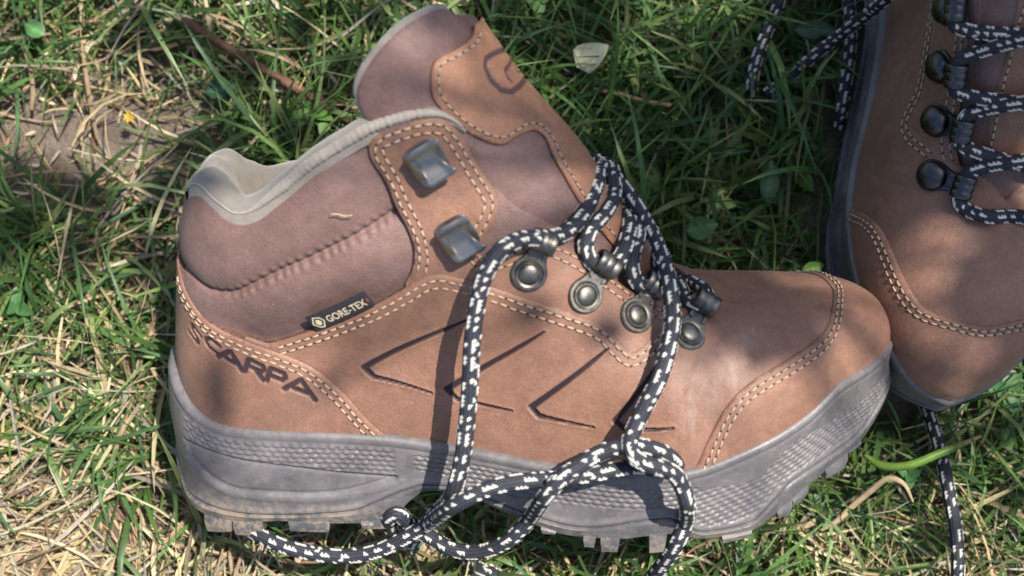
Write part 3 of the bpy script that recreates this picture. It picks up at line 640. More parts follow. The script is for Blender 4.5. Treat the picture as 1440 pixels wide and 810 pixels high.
V, Fs, mi = stitch_mesh(rows); mk('stitching', V, Fs, THREAD, ot, mats=[THREAD, HOLE], midx=mi, kind='stuff', rec='sub')
# ---- lining and rim binding
def rim3(S, m, d=1.0):
    p = m(rim_of('l' if S is LAT else 'm')); return S(p[:, 0], p[:, 1])+S.normal(p[:, 0], p[:, 1])*d, S.normal(p[:, 0], p[:, 1])
aL, nL = rim3(LAT, lambda P: P); aM, nM = rim3(MED, mir)
hb = np.array([[0.0, rim[0, 1]-3.5]]); hp = LAT(hb[:, 0], hb[:, 1])
k0 = 8
loop = smooth_poly(np.vstack([aL[::-1][:-k0:3], [LAT(np.array([10.]), np.array([rim[0, 1]+2.0]))[0]], hp+[[ -.5, 0, 1.0]], [MED(np.array([10.]), np.array([rim[0, 1]+2.0]))[0]], aM[k0::3]]), 1.2)
n = len(loop); T = np.gradient(loop, axis=0); T /= np.linalg.norm(T, axis=1)[:, None]
inw = np.cross(np.array([0, 0, 1.0])[None], T); inw /= np.linalg.norm(inw, axis=1)[:, None]
cen = np.array([70.0, 0, 0]); sg = np.sign(((cen-loop)*inw*[1, 1, 0]).sum(1)); inw *= np.median(sg)
heel = np.exp(-((loop[:, 0]-32)/24)**2)
prof = [(-.5, -5.0, 0), (0.0, 1.0, 0), (1.6, 3.0, .2), (4.4, 4.2, .5), (7.6, 4.0, .9), (10.6, 2.2, 1.2), (13.0, -1.2, 1.5), (14.4, -6, 1.6), (15.0, -13, 1.4), (14.4, -22, 1), (13.5, -36, .4), (13.0, -56, 0), (13.0, -80, 0)]
rows = []
for k, (i, dz, hx) in enumerate(prof):
    bul = hx*heel*1.6; wob = .5*fbm(np.arange(n)*1.0, np.full(n, k*3.0), 9, 2, .1)*(k > 3)
    tp_ = np.interp(np.arange(n), [0, 22, n-23, n-1], [.06, 1, 1, .06]); ii = (i*(.78 if k < 9 else .9)+bul+wob)*tp_; dz = dz*tp_ if dz > -12 else dz
    rows.append(loop+inw*ii[:, None]+np.array([0, 0, 1.0])*(dz+heel*(1.2 if 1 < k < 6 else 0))[:, None] if isinstance(ii, np.ndarray) else loop)
V = np.concatenate(rows)
mk('collar_lining', V, grid_faces(len(prof), n, flip=False), LINING, boot, rec='both')
bs = smooth_poly(loop[::4], .7); nb = len(bs)
rb = 1.9+.16*np.sin(np.arange(nb)*2*math.pi/3.1)+.1*np.random.default_rng(2).normal(size=nb)
hl = 1-sstep(46, 66, bs[:, 0]); rb = rb*(1-.8*hl)*np.interp(np.arange(nb), [0, 34, nb-35, nb-1], [.15, 1, 1, .15])
V, Fs = tube(bs+np.array([0, 0, .6]), rb, 10)
mk('rim_binding', V, Fs, BINDING, boot, rec='both')
# ---- tongue
te = smooth_poly(F['t_edge'], .8); tp = smooth_poly(F['t_patch'], .8)
top_r = smooth_poly([te[-1], [24.5, -3], [26.0, 3.5], [28.5, 11], [32, 20], [36, 30], [41, 40], [47, 48], [58, 52]], .8)
edge_all = np.vstack([te, top_r[1:]])
TNG.sgn = -1
def flipn(v): return v
poly = np.vstack([edge_all, [[100, 40.], [150, 22.], [168, 14], [168, -14], [150, -22.], [100, -40.]]])
tongue_body = np.vstack([poly])
def tdisp(P, at):
    d = dist_poly(P, edge_all); dp = dist_poly(P, tp)
    fold = 1.1*np.exp(-((P[:, 1]+30-.12*(P[:, 0]-60))/3.5)**2)*sstep(60, 80, P[:, 0])
    return 1.8*np.sqrt(sstep(-1, 12, d))-1.2*np.exp(-(dp/3.0)**2)-.8*fold+.4*fbm(P[:, 0], P[:, 1]*.6, 51, 3, .09)*sstep(0, 10, d)
V, Fs, at, mi = patch(TNG, poly, 1.0, [edge_all], 1.5, 1.7, tdisp, drop=4.0)
otg = mk('tongue', V, Fs, MAUVE, boot, at, sharp=60, rec='open')
emb = resample(np.array(F['t_emblem']), .4); esl = resample(np.array(F['t_slash']), .4)
pr = tp.copy(); pr[:, 1] = np.abs(pr[:, 1]); pr = pr[pr[:, 0] > 29]
pl_ = tp
ppoly = np.vstack([pl_, [[165, -9.], [165, 9.]], pr[::-1][:-2]])
right = pr
def pdisp(P, at):
    d, s, L = dist_poly(P, emb, True); f = s/L
    w = np.interp(f, [0, .15, .4, .62, .85, 1], [.45, .4, 1.0, .9, 1.1, .45]); k = 1-sstep(w*.8, w*1.2, d)
    d2 = dist_poly(P, esl); k = np.maximum(k, 1-sstep(.55, .95, d2)); at['ink'] = k
    return -.55*k+.15*fbm(P[:, 0], P[:, 1], 61, 3, .1)
V, Fs, at, mi = patch(TNG, ppoly, 3.6, [pl_, right], 1.0, 1.6, pdisp, [(emb, 2.0, .5), (esl, 1.6, .5)], drop=2.0)
op = mk('tongue_patch', V, Fs, PATCH, otg, at, sharp=55, mats=[PATCH, EDGE.m], midx=mi, rec='open')
l1 = smooth_poly(offset_line(tp, 2.1)[2::5], .8)
if not pip(l1[len(l1)//3:len(l1)//3+1], ppoly)[0]: l1 = smooth_poly(offset_line(tp, -2.1)[2::5], .8)
l2 = l1.copy(); l2[:, 1] *= -1
V, Fs, mi = stitch_mesh([(TNG(l[:, 0], l[:, 1])+TNG.normal(l[:, 0], l[:, 1])*3.65, TNG.normal(l[:, 0], l[:, 1]), 3.3) for l in (l1, l2)])
st_o = mk('stitching', V, Fs, THREAD, otg, mats=[THREAD, HOLE], midx=mi, kind='stuff', rec='open')
# padded back of the tongue with its rolled cloth edge
eb = smooth_poly(edge_all[::5], 1.2); E3 = TNG(eb[:, 0], eb[:, 1])+TNG.normal(eb[:, 0], eb[:, 1])*(-.6)
f = np.arange(len(eb))/len(eb)
rr = np.interp(f, [0, .18, .30, .42, .5, .58, 1], [1.7, 1.8, 2.2, 2.5, .8, 2.2, 1.7])+.06*np.sin(np.arange(len(eb))*2.2)
V, Fs = tube(E3-TNG.normal(eb[:, 0], eb[:, 1])*1.6, rr, 12)
mk('rolled_edge', V, Fs, LINING, otg, rec='open')
pin = np.array([70.0, 0])+(poly-np.array([70.0, 0]))*.93
V, Fs, at, mi = patch(TNG, pin, -3.4, [], 1, 3.0, lambda P, at: -3.0*np.sqrt(sstep(0, 16, dist_poly(P, edge_all))))
mk('tongue_lining', V, [q[::-1] for q in Fs], LINING, otg, rec='open')
# ---- woven brand tag
tg = np.array(F['tag']); c4 = LAT(tg[:, 0], tg[:, 1])+LAT.normal(tg[:, 0], tg[:, 1])*np.array([[4.6], [3.4], [3.4], [4.6]])
ex = (c4[2]-c4[1]); wl = np.linalg.norm(ex); ex /= wl; ey = c4[0]-c4[1]; ey -= ex*(ey@ex); hl_ = np.linalg.norm(ey); ey /= hl_; ez = np.cross(ex, ey)
def tagp(x, y, z): return c4[1]+ex*x*wl+ey*(y*hl_)+ez*(z+.5*math.sin(math.pi*x))
nx, ny = 24, 8; V = []
for z in (0.0, .8):
    for j in range(ny+1):
        for i in range(nx+1): V.append(tagp(i/nx, j/ny, z*(1 if 0 < j < ny and 0 < i < nx else .55)))
nn = (nx+1)*(ny+1); Fs = [tuple(q) for q in grid_faces(ny+1, nx+1, flip=True)]+[tuple(i+nn for i in q) for q in grid_faces(ny+1, nx+1)]
bnd = [j for j in range(nx+1)]+[(i*(nx+1)+nx) for i in range(1, ny+1)]+[(ny*(nx+1)+j) for j in range(nx-1, -1, -1)]+[i*(nx+1) for i in range(ny-1, 0, -1)]
for a, b in zip(bnd, bnd[1:]+bnd[:1]): Fs.append((a, b, b+nn, a+nn))
tago = mk('brand_tag', V, Fs, TAGM, boot, sharp=50, rec='lat')
cu = bpy.data.curves.new('print', 'FONT'); cu.body = 'GORE-TEX'; cu.size = 1.0; cu.offset = .018; cu.space_character = 1.02
to = bpy.data.objects.new('print', cu); col.objects.link(to); dg = bpy.context.evaluated_depsgraph_get()
tm = bpy.data.meshes.new_from_object(to.evaluated_get(dg)); bpy.data.objects.remove(to)
tv = np.array([v.co[:] for v in tm.vertices]); tf = [tuple(p.vertices) for p in tm.polygons]
lo, hi = tv.min(0), tv.max(0)
V = [tagp(.27+.66*(v[0]-lo[0])/(hi[0]-lo[0]), .26+.44*(v[1]-lo[1])/(hi[1]-lo[1]), .93) for v in tv]
mk('lettering', V, tf, PRINT, tago, smooth=False, rec='lat')
def ring(pts, w):
    pts = np.array(pts); c = pts.mean(0); inn = c+(pts-c)*(1-w); k = len(pts)
    return np.vstack([pts, inn]), [(i, (i+1) % k, k+(i+1) % k, k+i) for i in range(k)]
dv, df = ring([(.03, .5), (.10, .92), (.20, .78), (.235, .5), (.17, .1), (.10, .16)], .22)
dv2 = np.array([(.085, .5), (.115, .72), (.165, .65), (.18, .48), (.15, .3), (.11, .33)])
V = [tagp(x, y, .93) for x, y in dv]+[tagp(x, y, .95) for x, y in dv2]; df = df+[tuple(range(len(dv), len(dv)+6))[::-1]]
mk('emblem', V, df, PRINT, tago, smooth=False, rec='lat')
V = [tagp(x, y, .96) for x, y in ((.955, .42), (.985, .42), (.985, .62), (.955, .62))]
mk('red_mark', V, [(0, 1, 2, 3)], REDM, tago, smooth=False, rec='lat')
# ---- metal fittings
def frame(S, m, p, q, h):
    P = m(np.array([p, q])); X = S(P[:, 0], P[:, 1]); N = S.normal(P[:, 0], P[:, 1])
    z = N[0]; y = X[1]-X[0]; L = np.linalg.norm(y); y = y-z*(y@z); y /= np.linalg.norm(y); x = np.cross(y, z)
    return X[0]+z*h, np.stack([x, y, z], 1), L
def place(V, o, B): return np.asarray(V) @ B.T + o
def lathe(profile, ns=28, cx=0, cy=0):
    V, Fs = [], []
    for r, z in profile:
        for k in range(ns): V.append((cx+r*math.cos(k/ns*2*math.pi), cy+r*math.sin(k/ns*2*math.pi), z))
    return np.array(V), grid_faces(len(profile), ns, wrap=True)
def plate(outline, z0, z1, bev=.35):
    o = np.array(outline); k = len(o); c = o.mean(0)
    inn = o+(c-o)/np.linalg.norm(c-o, axis=1)[:, None]*bev
    V = np.vstack([np.c_[o, np.full(k, z0)], np.c_[o, np.full(k, z1-bev)], np.c_[inn, np.full(k, z1)]])
    Fs = grid_faces(3, k, wrap=True)+[tuple(range(2*k, 3*k))]
    return V, Fs
def eyelet_geo(L, big=False):
    ol = []
    for a in np.linspace(math.radians(148), math.radians(392), 30): ol.append((6.5*math.cos(a), 6.5*math.sin(a)))
    ol += [(4.6, 4.9), (3.7, 7.5), (3.6, L-3.0), (-3.6, L-3.0), (-3.7, 7.5), (-4.6, 4.9)]
    base = plate(ol, -.3, 1.25, .4)
    gr = lathe([(5.2, 1.2), (5.0, 1.75), (4.6, 1.5), (4.25, 1.35)])
    w1 = plate([(2.1, 6.0), (3.5, 6.8), (3.5, L-2.8), (2.1, L-2.8)], 1.2, 2.0, .25); w2 = plate([(-3.5, 6.8), (-2.1, 6.0), (-2.1, L-2.8), (-3.5, L-2.8)], 1.2, 2.0, .25)
    rv = lathe([(3.9, 1.2), (3.9, 1.6), (3.65, 2.1), (2.9, 2.6), (1.9, 2.9), (.9, 3.02), (.05, 3.05)])
    if big: rv = lathe([(5.9, 1.2), (5.9, 1.8), (5.6, 2.9), (4.8, 4.0), (3.4, 4.8), (1.7, 5.25), (.05, 5.35)])
    pr = []
    for i in range(25):
        x = -4.4+8.8*i/24; ph = (x/8.8*3+1.5) % 1.0
        pr.append((3.95+.32*math.sin(math.pi*ph)**.6 if 0 < i < 24 else 3.8, x))
    pr = pr+[(3.2, 4.4), (3.2, -4.4), pr[0]]
    V, Fs = lathe(pr, 24); V = np.stack([V[:, 2], V[:, 0]+L, V[:, 1]+3.3], 1)
    return join([base, gr, w1, w2]), rv, (V, Fs)
def add_eyelet(S, m, p, q, h, parent, mat, rec=None):
    o, B, L = frame(S, m, p, q, h); L = min(max(L, 13.0), 16.5)
    b, r, l = eyelet_geo(L)
    e = mk('lace_eyelet', place(b[0], o, B), b[1], mat, parent, sharp=40, rec=rec)
    mk('rivet', place(r[0], o, B), r[1], mat, e, sharp=50, rec='sub' if rec else None)
    mk('lace_loop', place(l[0], o, B), l[1], mat, e, sharp=60, rec='sub' if rec else None)
    return o+B @ np.array([0, L, 3.3])
EY = []
for p, q in zip(F['rivets'], F['loops']):
    EY.append(add_eyelet(LAT, lambda P: P, p, q, 1.9, boot, METAL))
def hook_geo():
    # base plate, neck and a saddle-shaped lip that holds the lace; x towards the tongue
    k = 30; a = np.linspace(0, 2*math.pi, k, endpoint=False)
    sup = lambda w, h: np.stack([w*np.sign(np.cos(a))*np.abs(np.cos(a))**.5, h*np.sign(np.sin(a))*np.abs(np.sin(a))**.5], 1)
    base = plate(sup(7.6, 7.8)+[-1.5, 0], -.3, 1.2, .3)
    nu, nv = 34, 26; V = []
    def lip(u, v, t):
        y = (v-.5)*2; x = -7.4+15.4*u
        rc = max(0.0, 1-u/.3); wy = 8.3*(1-.30*rc**2.2)*(1-.16*max(0.0, (u-.8)/.2)**2)                      # rounded inner corners
        x -= 3.6*(1-abs(y)**1.7)*max(0.0, (u-.45)/.55)**1.3                  # the free edge is cut in a curve
        z = 5.0+3.4*min(abs(y), .8)**2+.6*max(0.0, abs(y)-.8)-2.2*max(0.0, 1-u/.2)**2+.8*max(0.0, (u-.7)/.3)**2     # half-pipe with flat flanges
        return (x, y*wy, z+t)
    for t in (0.0, 1.3):
        for i in range(nu+1):
            for j in range(nv+1): V.append(lip(i/nu, j/nv, t if 0 < i < nu and 0 < j < nv else (.35 if t == 0 else .95)))
    nn = (nu+1)*(nv+1); Fs = grid_faces(nu+1, nv+1)+[tuple(i+nn for i in q) for q in grid_faces(nu+1, nv+1, flip=True)]
    bnd = list(range(nv+1))+[i*(nv+1)+nv for i in range(1, nu+1)]+[nu*(nv+1)+j for j in range(nv-1, -1, -1)]+[i*(nv+1) for i in range(nu-1, 0, -1)]
    for p, q in zip(bnd, bnd[1:]+bnd[:1]): Fs.append((q, p, p+nn, q+nn))
    neck = tube([(-4.5, 0, .6), (-6.6, 0, 2.0), (-7.4, 0, 4.0), (-6.4, 0, 6.2), (-4.0, 0, 7.0)], [1.0]*5, 8)
    nv_, nf = neck; nv_ = nv_*np.array([1, 5.4, 1])
    return base, (np.array(V), Fs), (nv_, nf)
def add_hook(S, m, p, q, parent, mat):
    o, B, L = frame(S, m, p, q, 1.9)
    B = np.stack([B[:, 1], np.cross(B[:, 2], B[:, 1]), B[:, 2]], 1)          # x axis points to the tongue
    b, l, nk = hook_geo(); B = B*np.array([.88, .86, .95])
    e = mk('speed_hook', place(b[0], o, B), b[1], mat, parent, sharp=40)
    mk('hook_lip', place(l[0], o, B), [f[::-1] for f in l[1]], mat, e, sharp=50)
    mk('hook_neck', place(nk[0], o, B), nk[1], mat, e, sharp=50)
for p, q in zip(F['hooks'], F['hooks_dir']): add_hook(LAT, lambda P: P, p, q, boot, METAL_H)
for p, q in zip(F['hooks'], F['hooks_dir']): add_hook(MED, mir, p, q, boot, METAL_H)
# ---- sole
def sole_curves(key):
    p = np.array(F[key]); x = np.interp(p[:, 0], UL, OUT_L[:, 0]); k = np.concatenate([[True], np.diff(x) > .4]); return x[k], p[k, 1]
_x, _z = sole_curves('s_top'); ZT = pchip(np.r_[13.4, 15, _x[(_x < 274) & (_x > 16)], 284, 290.5], np.r_[59, 57, _z[(_x < 274) & (_x > 16)], 62.5, 63.5])
_x, _z = sole_curves('s_mid'); ZM = pchip(np.r_[13.4, 16, _x[(_x > 19) & (_x < 280)], 286, 290.5], np.r_[21, 16, _z[(_x > 19) & (_x < 280)], 43, 49])
_x, _z = sole_curves('s_bot'); ZB = pchip(np.r_[13.4, 16, _x[(_x > 19) & (_x < 280)], 286, 290.5], np.r_[14, 10, _z[(_x > 19) & (_x < 280)], 36.5, 43])
def outline(which, step):
    O = OUT_L if which == 'l' else OUT_M
    p = resample(O, step); t = np.gradient(p, axis=0); t /= np.linalg.norm(t, axis=1)[:, None]
    n = np.stack([t[:, 1], -t[:, 0]], 1)*(1 if which == 'l' else -1)
    n[0] = (-1, 0); n[-1] = (1, 0)
    u = np.concatenate([[0], np.cumsum(np.linalg.norm(np.diff(p, axis=0), axis=1))])
    return p, n, u
pL, nLs, uL = outline('l', .6); pM, nMs, uM = outline('m', 1.6)
P2 = np.vstack([pL, pM[::-1][1:-1]]); N2 = np.vstack([nLs, nMs[::-1][1:-1]])
U2 = np.concatenate([uL, um_at(0)*0+ul_at(pM[::-1][1:-1, 0])]); LATM = np.concatenate([np.ones(len(pL), bool), np.zeros(len(pM)-2, bool)])
EO = heel_off(P2[:, 0])[:, None]*N2; xx = P2[:, 0]; zt, zm, zb = ZT(xx), ZM(xx), ZB(xx); nP = len(P2)
g1 = smooth_poly(F['s_g1'], .6); g2 = smooth_poly(F['s_g2'], .6); lens = np.vstack([g1, g2[::-1]])
mid3 = np.stack([U2[:len(pL)], zm[:len(pL)]], 1)
def scale_relief(u, z, cu=3.5, cz=2.15):
    j = np.floor(z/cz); i = np.floor(u/cu+.5*(j % 2)); fu = u/cu+.5*(j % 2)-i-.5; fz = z/cz-j-.5
    return np.clip(1-np.maximum((np.abs(fu)+np.abs(fz)*.55)/.55, np.abs(fz)/.47)**3, 0, 1)
rows = []; NR = 64
lip = [(.6, .3), (2.6, .4), (3.9, .05), (4.7, -.9)]
for o_, dz in lip: rows.append(np.c_[P2+N2*o_+EO*min(1, o_/4), zt+dz])
for k in range(NR+1):
    t = k/NR; z = (zt-1.6)*(1-t)+zm*t
    heelw = np.exp(-((xx-30)/60)**2)
    base = 5.0+.9*heelw*np.sin(math.pi*t)*1.2-.5*np.sin(math.pi*t)*(1-heelw)
    Q = np.stack([U2, z], 1); H = np.zeros(nP)
    d1 = dist_poly(Q, g1); d2 = dist_poly(Q, g2); inl = pip(Q, lens)
    fade = 1.0
    H -= 1.3*np.exp(-(d1/.7)**2)+1.1*np.exp(-(d2/.75)**2)+inl*.9*sstep(-.2, .9, np.minimum(d1, d2))
    H += .5*np.exp(-((d2-2.6)/1.6)**2)*(~inl)*(z < 25)
    top = zt-2.6
    g1z = np.interp(U2, g1[:, 0], g1[:, 1], left=20, right=99)
    b1 = (z < top-2.2) & (z > g1z+1.2) & (U2 > 24) & (U2 < 112)
    lo2 = np.interp(U2, [100, 125, 150, 185, 215], [32, 27, 22, 22, 24]); b2 = (U2 >= 112) & (U2 < 214) & (z < top-3) & (z > np.maximum(lo2, zm+2.5))
    b3 = (U2 >= 214) & (U2 < 318) & (z > zm+2.2) & (z < np.minimum(zm+np.interp(U2, [214, 225, 300, 318], [18, 20, 13, 5]), top-5))
    bb = b1 | b2 | b3
    H += np.where(bb, .8*scale_relief(U2, z-zt*.9)-.5, 0)
    H -= .55*np.exp(-((z-top+1.2)/.7)**2)*0.6
    H += .5*np.exp(-((z-zm-1.2)/1.2)**2)
    rows.append(np.c_[P2+EO+N2*(base+H)[:, None], z])
rows.append(np.c_[P2+EO+N2*3.2, zm-.2]); rows.append(np.c_[P2-N2*6, zm-.2])
V = np.concatenate(rows)
om = mk('midsole', V, grid_faces(len(rows), nP, wrap=True, flip=True), MID, boot, sharp=70, rec='both')
rows = []
for o_, f, dz in ((3.0, 0, -.3), (5.4, 0, -.4), (6.3, 0, -1.2), (6.4, .25, 0), (5.9, .5, 0), (5.8, .8, 0), (5.4, 1, 0), (3.5, 1, -.2), (-9, 1, .5)):
    rows.append(np.c_[P2+EO+N2*o_, zm*(1-f)+zb*f+dz])
ctr = rows[-1].copy(); ctr[:, 1] = ctr[:, 1]*.05+YC(xx)*.95; rows.append(ctr)
oo = mk('outsole', np.concatenate(rows), grid_faces(len(rows), nP, wrap=True, flip=True), OUTS, boot, sharp=50, rec='both')
lg = np.array(F['s_lugs'])
def lug(u0, u1, z0, z1, side):
    O, n_, U = (pL, nLs, uL) if side == 'l' else (pM, nMs, uM)
    if side == 'm': u0, u1 = um_at(xs_at(u0)), um_at(xs_at(u1))
    k = 4; V = []
    us = np.linspace(u0, u1, k)
    for depth, f in ((5.6, 0), (6.5, .4), (5.9, 1), (-12, 1), (-13, 0)):
        for i, u in enumerate(us):
            sh = (i/(k-1)-.5)*(-1.2 if f else 0)*f
            p = np.array([np.interp(u+sh, U, O[:, c]) for c in (0, 1)]); q = np.array([np.interp(u+sh, U, n_[:, c]) for c in (0, 1)]); q /= np.linalg.norm(q)
            zt_ = float(ZB(p[0]))+1.2; zl = z0*(1-i/(k-1))+z1*i/(k-1)
            V.append([*(p+q*(depth+heel_off(p[0]))), zt_*(1-f)+zl*f])
    Fs = grid_faces(5, k, flip=(side == 'l')); rim_ = [0, k, 2*k, 3*k, 4*k]; Fs += [tuple(rim_) if side == 'l' else tuple(rim_[::-1]), tuple(r+k-1 for r in (rim_[::-1] if side == 'l' else rim_))]
    return np.array(V), Fs
for i in range(0, len(lg), 2):
    (ua, za), (ub, zc) = lg[i], lg[i+1]
    for s in ('l', 'm'):
        V, Fs = lug(ua, ub, za-.9, zc-.9, s); mk('lug', V, Fs, OUTS, oo, sharp=40, rec='sub' if s == 'm' else None)
# ---- lace of this boot
for i, (k, pts) in enumerate(F['laces'].items()):
    V, Fs, at = lace_mesh(pts, 2.95, seed=i+1)
    mk('lace', V, Fs, YARN, boot, at)
# =====================================================================================
# left boot, standing, toe towards the viewer
# =====================================================================================
boot2 = root('hiking_boot', R2, O2, 'brown leather hiking boot standing upright with tightly crossed laces, cut off by right edge', 'boot', 'pair of hiking boots')
made = {}
for o, r in REC:
    if r in ('open', 'lat'): continue
    par = o.parent
    if par is not boot and par.name not in made: continue
    me = o.data.copy(); me.transform(Matrix.Scale(-1, 4, (0, 1, 0))); me.flip_normals()
    if o.name.split('.')[0] == 'heel_counter': 
        a = me.attributes['ink']; a.data.foreach_set('value', np.zeros(len(me.vertices), np.float32))
    c = bpy.data.objects.new(o.name.split('.')[0], me); col.objects.link(c)
    c.parent = boot2 if par is boot else made[par.name]
    if 'kind' in o: c['kind'] = o['kind']
    made[o.name] = c
def mirv(V): V = np.asarray(V, float).copy(); V[:, 1] *= -1; return V
CR2 = smooth_poly([(112, 186), (121, 172), (133, 157), (146, 143), (158, 131), (171, 119), (184, 108), (197, 98), (208, 90.5), (217, 85)], .5); VS2 = np.concatenate([[0], np.cumsum(np.linalg.norm(np.diff(CR2, axis=0), axis=1))])
TN2 = Tongue(CR2, VS2, ([0, 60, 100, 170], [27, 25, 21, 15]), ([0, 60, 100, 170], [34, 28, 18, 12])); TN2.sgn = -1
L2 = VS2[-1]
ed2 = smooth_poly([[30, -44], [8, -38], [1, -20], [0, 0], [1, 20], [8, 38], [30, 44]], .8)
poly = np.vstack([ed2, [[90, 34.], [L2-8, 18.], [L2-1, 0], [L2-8, -18.], [90, -34]]])
V, Fs, at, mi = patch(TN2, poly, 1.0, [ed2], 1.5, 2.0, lambda P, at: 1.6*np.sqrt(sstep(-1, 12, dist_poly(P, ed2)))+.9*fbm(P[:, 0]*.5, P[:, 1], 71, 3, .16))
tg2 = mk('tongue', mirv(V), [f[::-1] for f in Fs], MAUVE, boot2, at, sharp=60)
pp = np.vstack([smooth_poly([[12, -26], [20, -28], [45, -20], [60, -11], [L2-18, -9.5]], .8), smooth_poly([[L2-18, 9.5], [60, 11], [45, 20], [20, 28], [12, 26]], .8)])
V, Fs, at, mi = patch(TN2, pp, 3.4, [np.vstack([pp, pp[:1]])], 1.0, 1.8, None)
mk('tongue_patch', mirv(V), [f[::-1] for f in Fs], TAN, tg2, at, sharp=55)
ls = [np.array([[v, s*7.4] for v in np.arange(62, L2-20, .8)]) for s in (-1, 1)]
V, Fs, mi = stitch_mesh([(TN2(l[:, 0], l[:, 1])+TN2.normal(l[:, 0], l[:, 1])*3.45, TN2.normal(l[:, 0], l[:, 1]), 3.3) for l in ls])
mk('stitching', mirv(V), [f[::-1] for f in Fs], THREAD, tg2, mats=[THREAD, HOLE], midx=mi, kind='stuff')
def add_eyelet2(S, m, p, q):
    o, B, L = frame(S, m, p, q, 1.9); L = min(max(L, 13.0), 16.5); b, r, l = eyelet_geo(L, True)
    e = mk('lace_eyelet', mirv(place(b[0], o, B)), [f[::-1] for f in b[1]], METAL_D, boot2, sharp=40)
    mk('rivet', mirv(place(r[0], o, B)), [f[::-1] for f in r[1]], METAL_D, e, sharp=50)
    mk('lace_loop', mirv(place(l[0], o, B)), [f[::-1] for f in l[1]], METAL_D, e, sharp=60)
    return mirv([o+B @ np.array([0, L, 3.3])])[0], mirv([o+B @ np.array([4.4, L, 3.3])])[0]-mirv([o+B @ np.array([-4.4, L, 3.3])])[0]
E2 = {}
for s, S, m in (('m', MED, mir), ('l', LAT, lambda P: P)):
    E2[s] = [add_eyelet2(S, m, p, q) for p, q in zip(F['rivets'], F['loops'])]
# crossed lacing between the eyelet loops
def crest2(x):                                     # a point just above the tongue
    i = np.argmin(np.abs(CR2[:, 0]-x)); return np.array([x, 0, CR2[i, 1]])
def cross_lace(a, b, seed, over):
    """from eyelet loop a (lower) over the tongue to loop b (higher) on the other side"""
    (pa, da), (pb, db) = a, b
    da = da/np.linalg.norm(da); db = db/np.linalg.norm(db)
    if da[0] < 0: da = -da
    if db[0] < 0: db = -db
    ya, yb = np.sign(pa[1]), np.sign(pb[1]); mid_x = (pa[0]+pb[0])/2
    c = crest2(pa[0]*.6+pb[0]*.4)+np.array([0, 0, 6.5+over])
    return [pa+da*1.0, pa-da*5.5+[0, -ya*.5, .3], pa-da*7.5+[0, -ya*4.5, 2.2], c, pb+db*8.5+[0, -yb*5, 2.2], pb+db*5.5+[0, -yb*.5, .3], pb-db*1.0]
for i in range(3):
    for k, (a, b) in enumerate((('m', 'l'), ('l', 'm'))):
        V, Fs, at = lace_mesh(cross_lace(E2[a][i+1], E2[b][i], i, 1.5 if k else 5.5), 2.75, seed=i+k*3)
        mk('lace', V, Fs, YARN, boot2, at)
(pa, da), (pb, db) = E2['m'][3], E2['l'][3]
cc = crest2((pa[0]+pb[0])/2+7)
da = da/np.linalg.norm(da); db = db/np.linalg.norm(db)
if da[0] < 0: da = -da
if db[0] < 0: db = -db
V, Fs, at = lace_mesh([pa-da*1.0, pa+da*5.5, pa+da*9+[0, -np.sign(pa[1])*4, 0], pa*.55+cc*.45+[8, 0, 3], cc+[3, 0, 3.5], pb*.55+cc*.45+[8, 0, 3], pb+db*9+[0, -np.sign(pb[1])*4, 0], pb+db*5.5, pb-db*1.0], 2.75, seed=4)
mk('lace', V, Fs, YARN, boot2, at)
for i, (k, pts) in enumerate({'end_a': [[103.8, -70.0, 24.0], [116.2, -72.8, 22.0], [128.0, -77.8, 20.0], [139.8, -82.3, 19.0], [150.3, -84.3, 18.0], [152.5, -83.0, 12.0]], 'end_b': [[130.5, -34.2, 108.0], [130.9, -38.2, 82.0], [129.7, -40.1, 54.0], [131.5, -46.2, 34.0], [139.5, -58.2, 23.0], [149.0, -69.5, 20.0], [153.7, -77.2, 15.0]], 'end_c': [[104.6, -43.3, 26.0], [116.6, -41.1, 23.0], [130.7, -40.5, 21.0], [148.3, -42.7, 20.0], [160.7, -44.5, 18.0], [167.9, -44.4, 11.0]], 'end_d': [[291.1, -12.4, 14.0], [302.1, -11.6, 22.0], [314.2, -9.8, 26.0], [329.0, -8.2, 28.0], [343.6, -6.2, 28.0], [358.2, -5.3, 27.0], [373.0, -5.9, 24.0]]}.items()):
    V, Fs, at = lace_mesh(pts, 2.75, seed=i+2); mk('lace', V, Fs, YARN, boot2, at)
# =====================================================================================
# soil, lawn and litter
# =====================================================================================
def foliage(name, rough=.5, trans=.35):
    t = NT(name); a = t.attr('tint').outputs['Color']; nz = t.noise(300, 3)
    c = t.mix(.5, a, t.mix(1.0, a, t.ramp(nz, [(.3, (.6, .6, .55)), (.7, (1.35, 1.35, 1.3))]), 'MULTIPLY'))
    t.out(c, rough, Specular_IOR_Level=.4)
    tr = t.n('BsdfTranslucent'); t.l(c, tr.inputs['Color']); mx = t.n('MixShader'); mx.inputs[0].default_value = trans
    out = t.t.nodes['Material Output']; t.l(t.b.outputs[0], mx.inputs[1]); t.l(tr.outputs[0], mx.inputs[2]); t.l(mx.outputs[0], out.inputs['Surface'])
    return t.m
GREEN = foliage('grass_blade', .42, .38); STRAW = foliage('dry_grass', .65, .15); LEAFM = foliage('weed_leaf', .45, .35)
t = NT('soil'); f = t.noise(45, 6, .7); g = t.noise(500, 4, .7)
t.out(t.mix(.5, t.ramp(f, [(.3, (.10, .073, .055)), (.55, (.22, .17, .138)), (.75, (.34, .28, .235))]), t.ramp(g, [(.3, (.04, .028, .02)), (.7, (.22, .17, .13))])), .95, t.bump(g, .9, .003)); SOIL = t.m
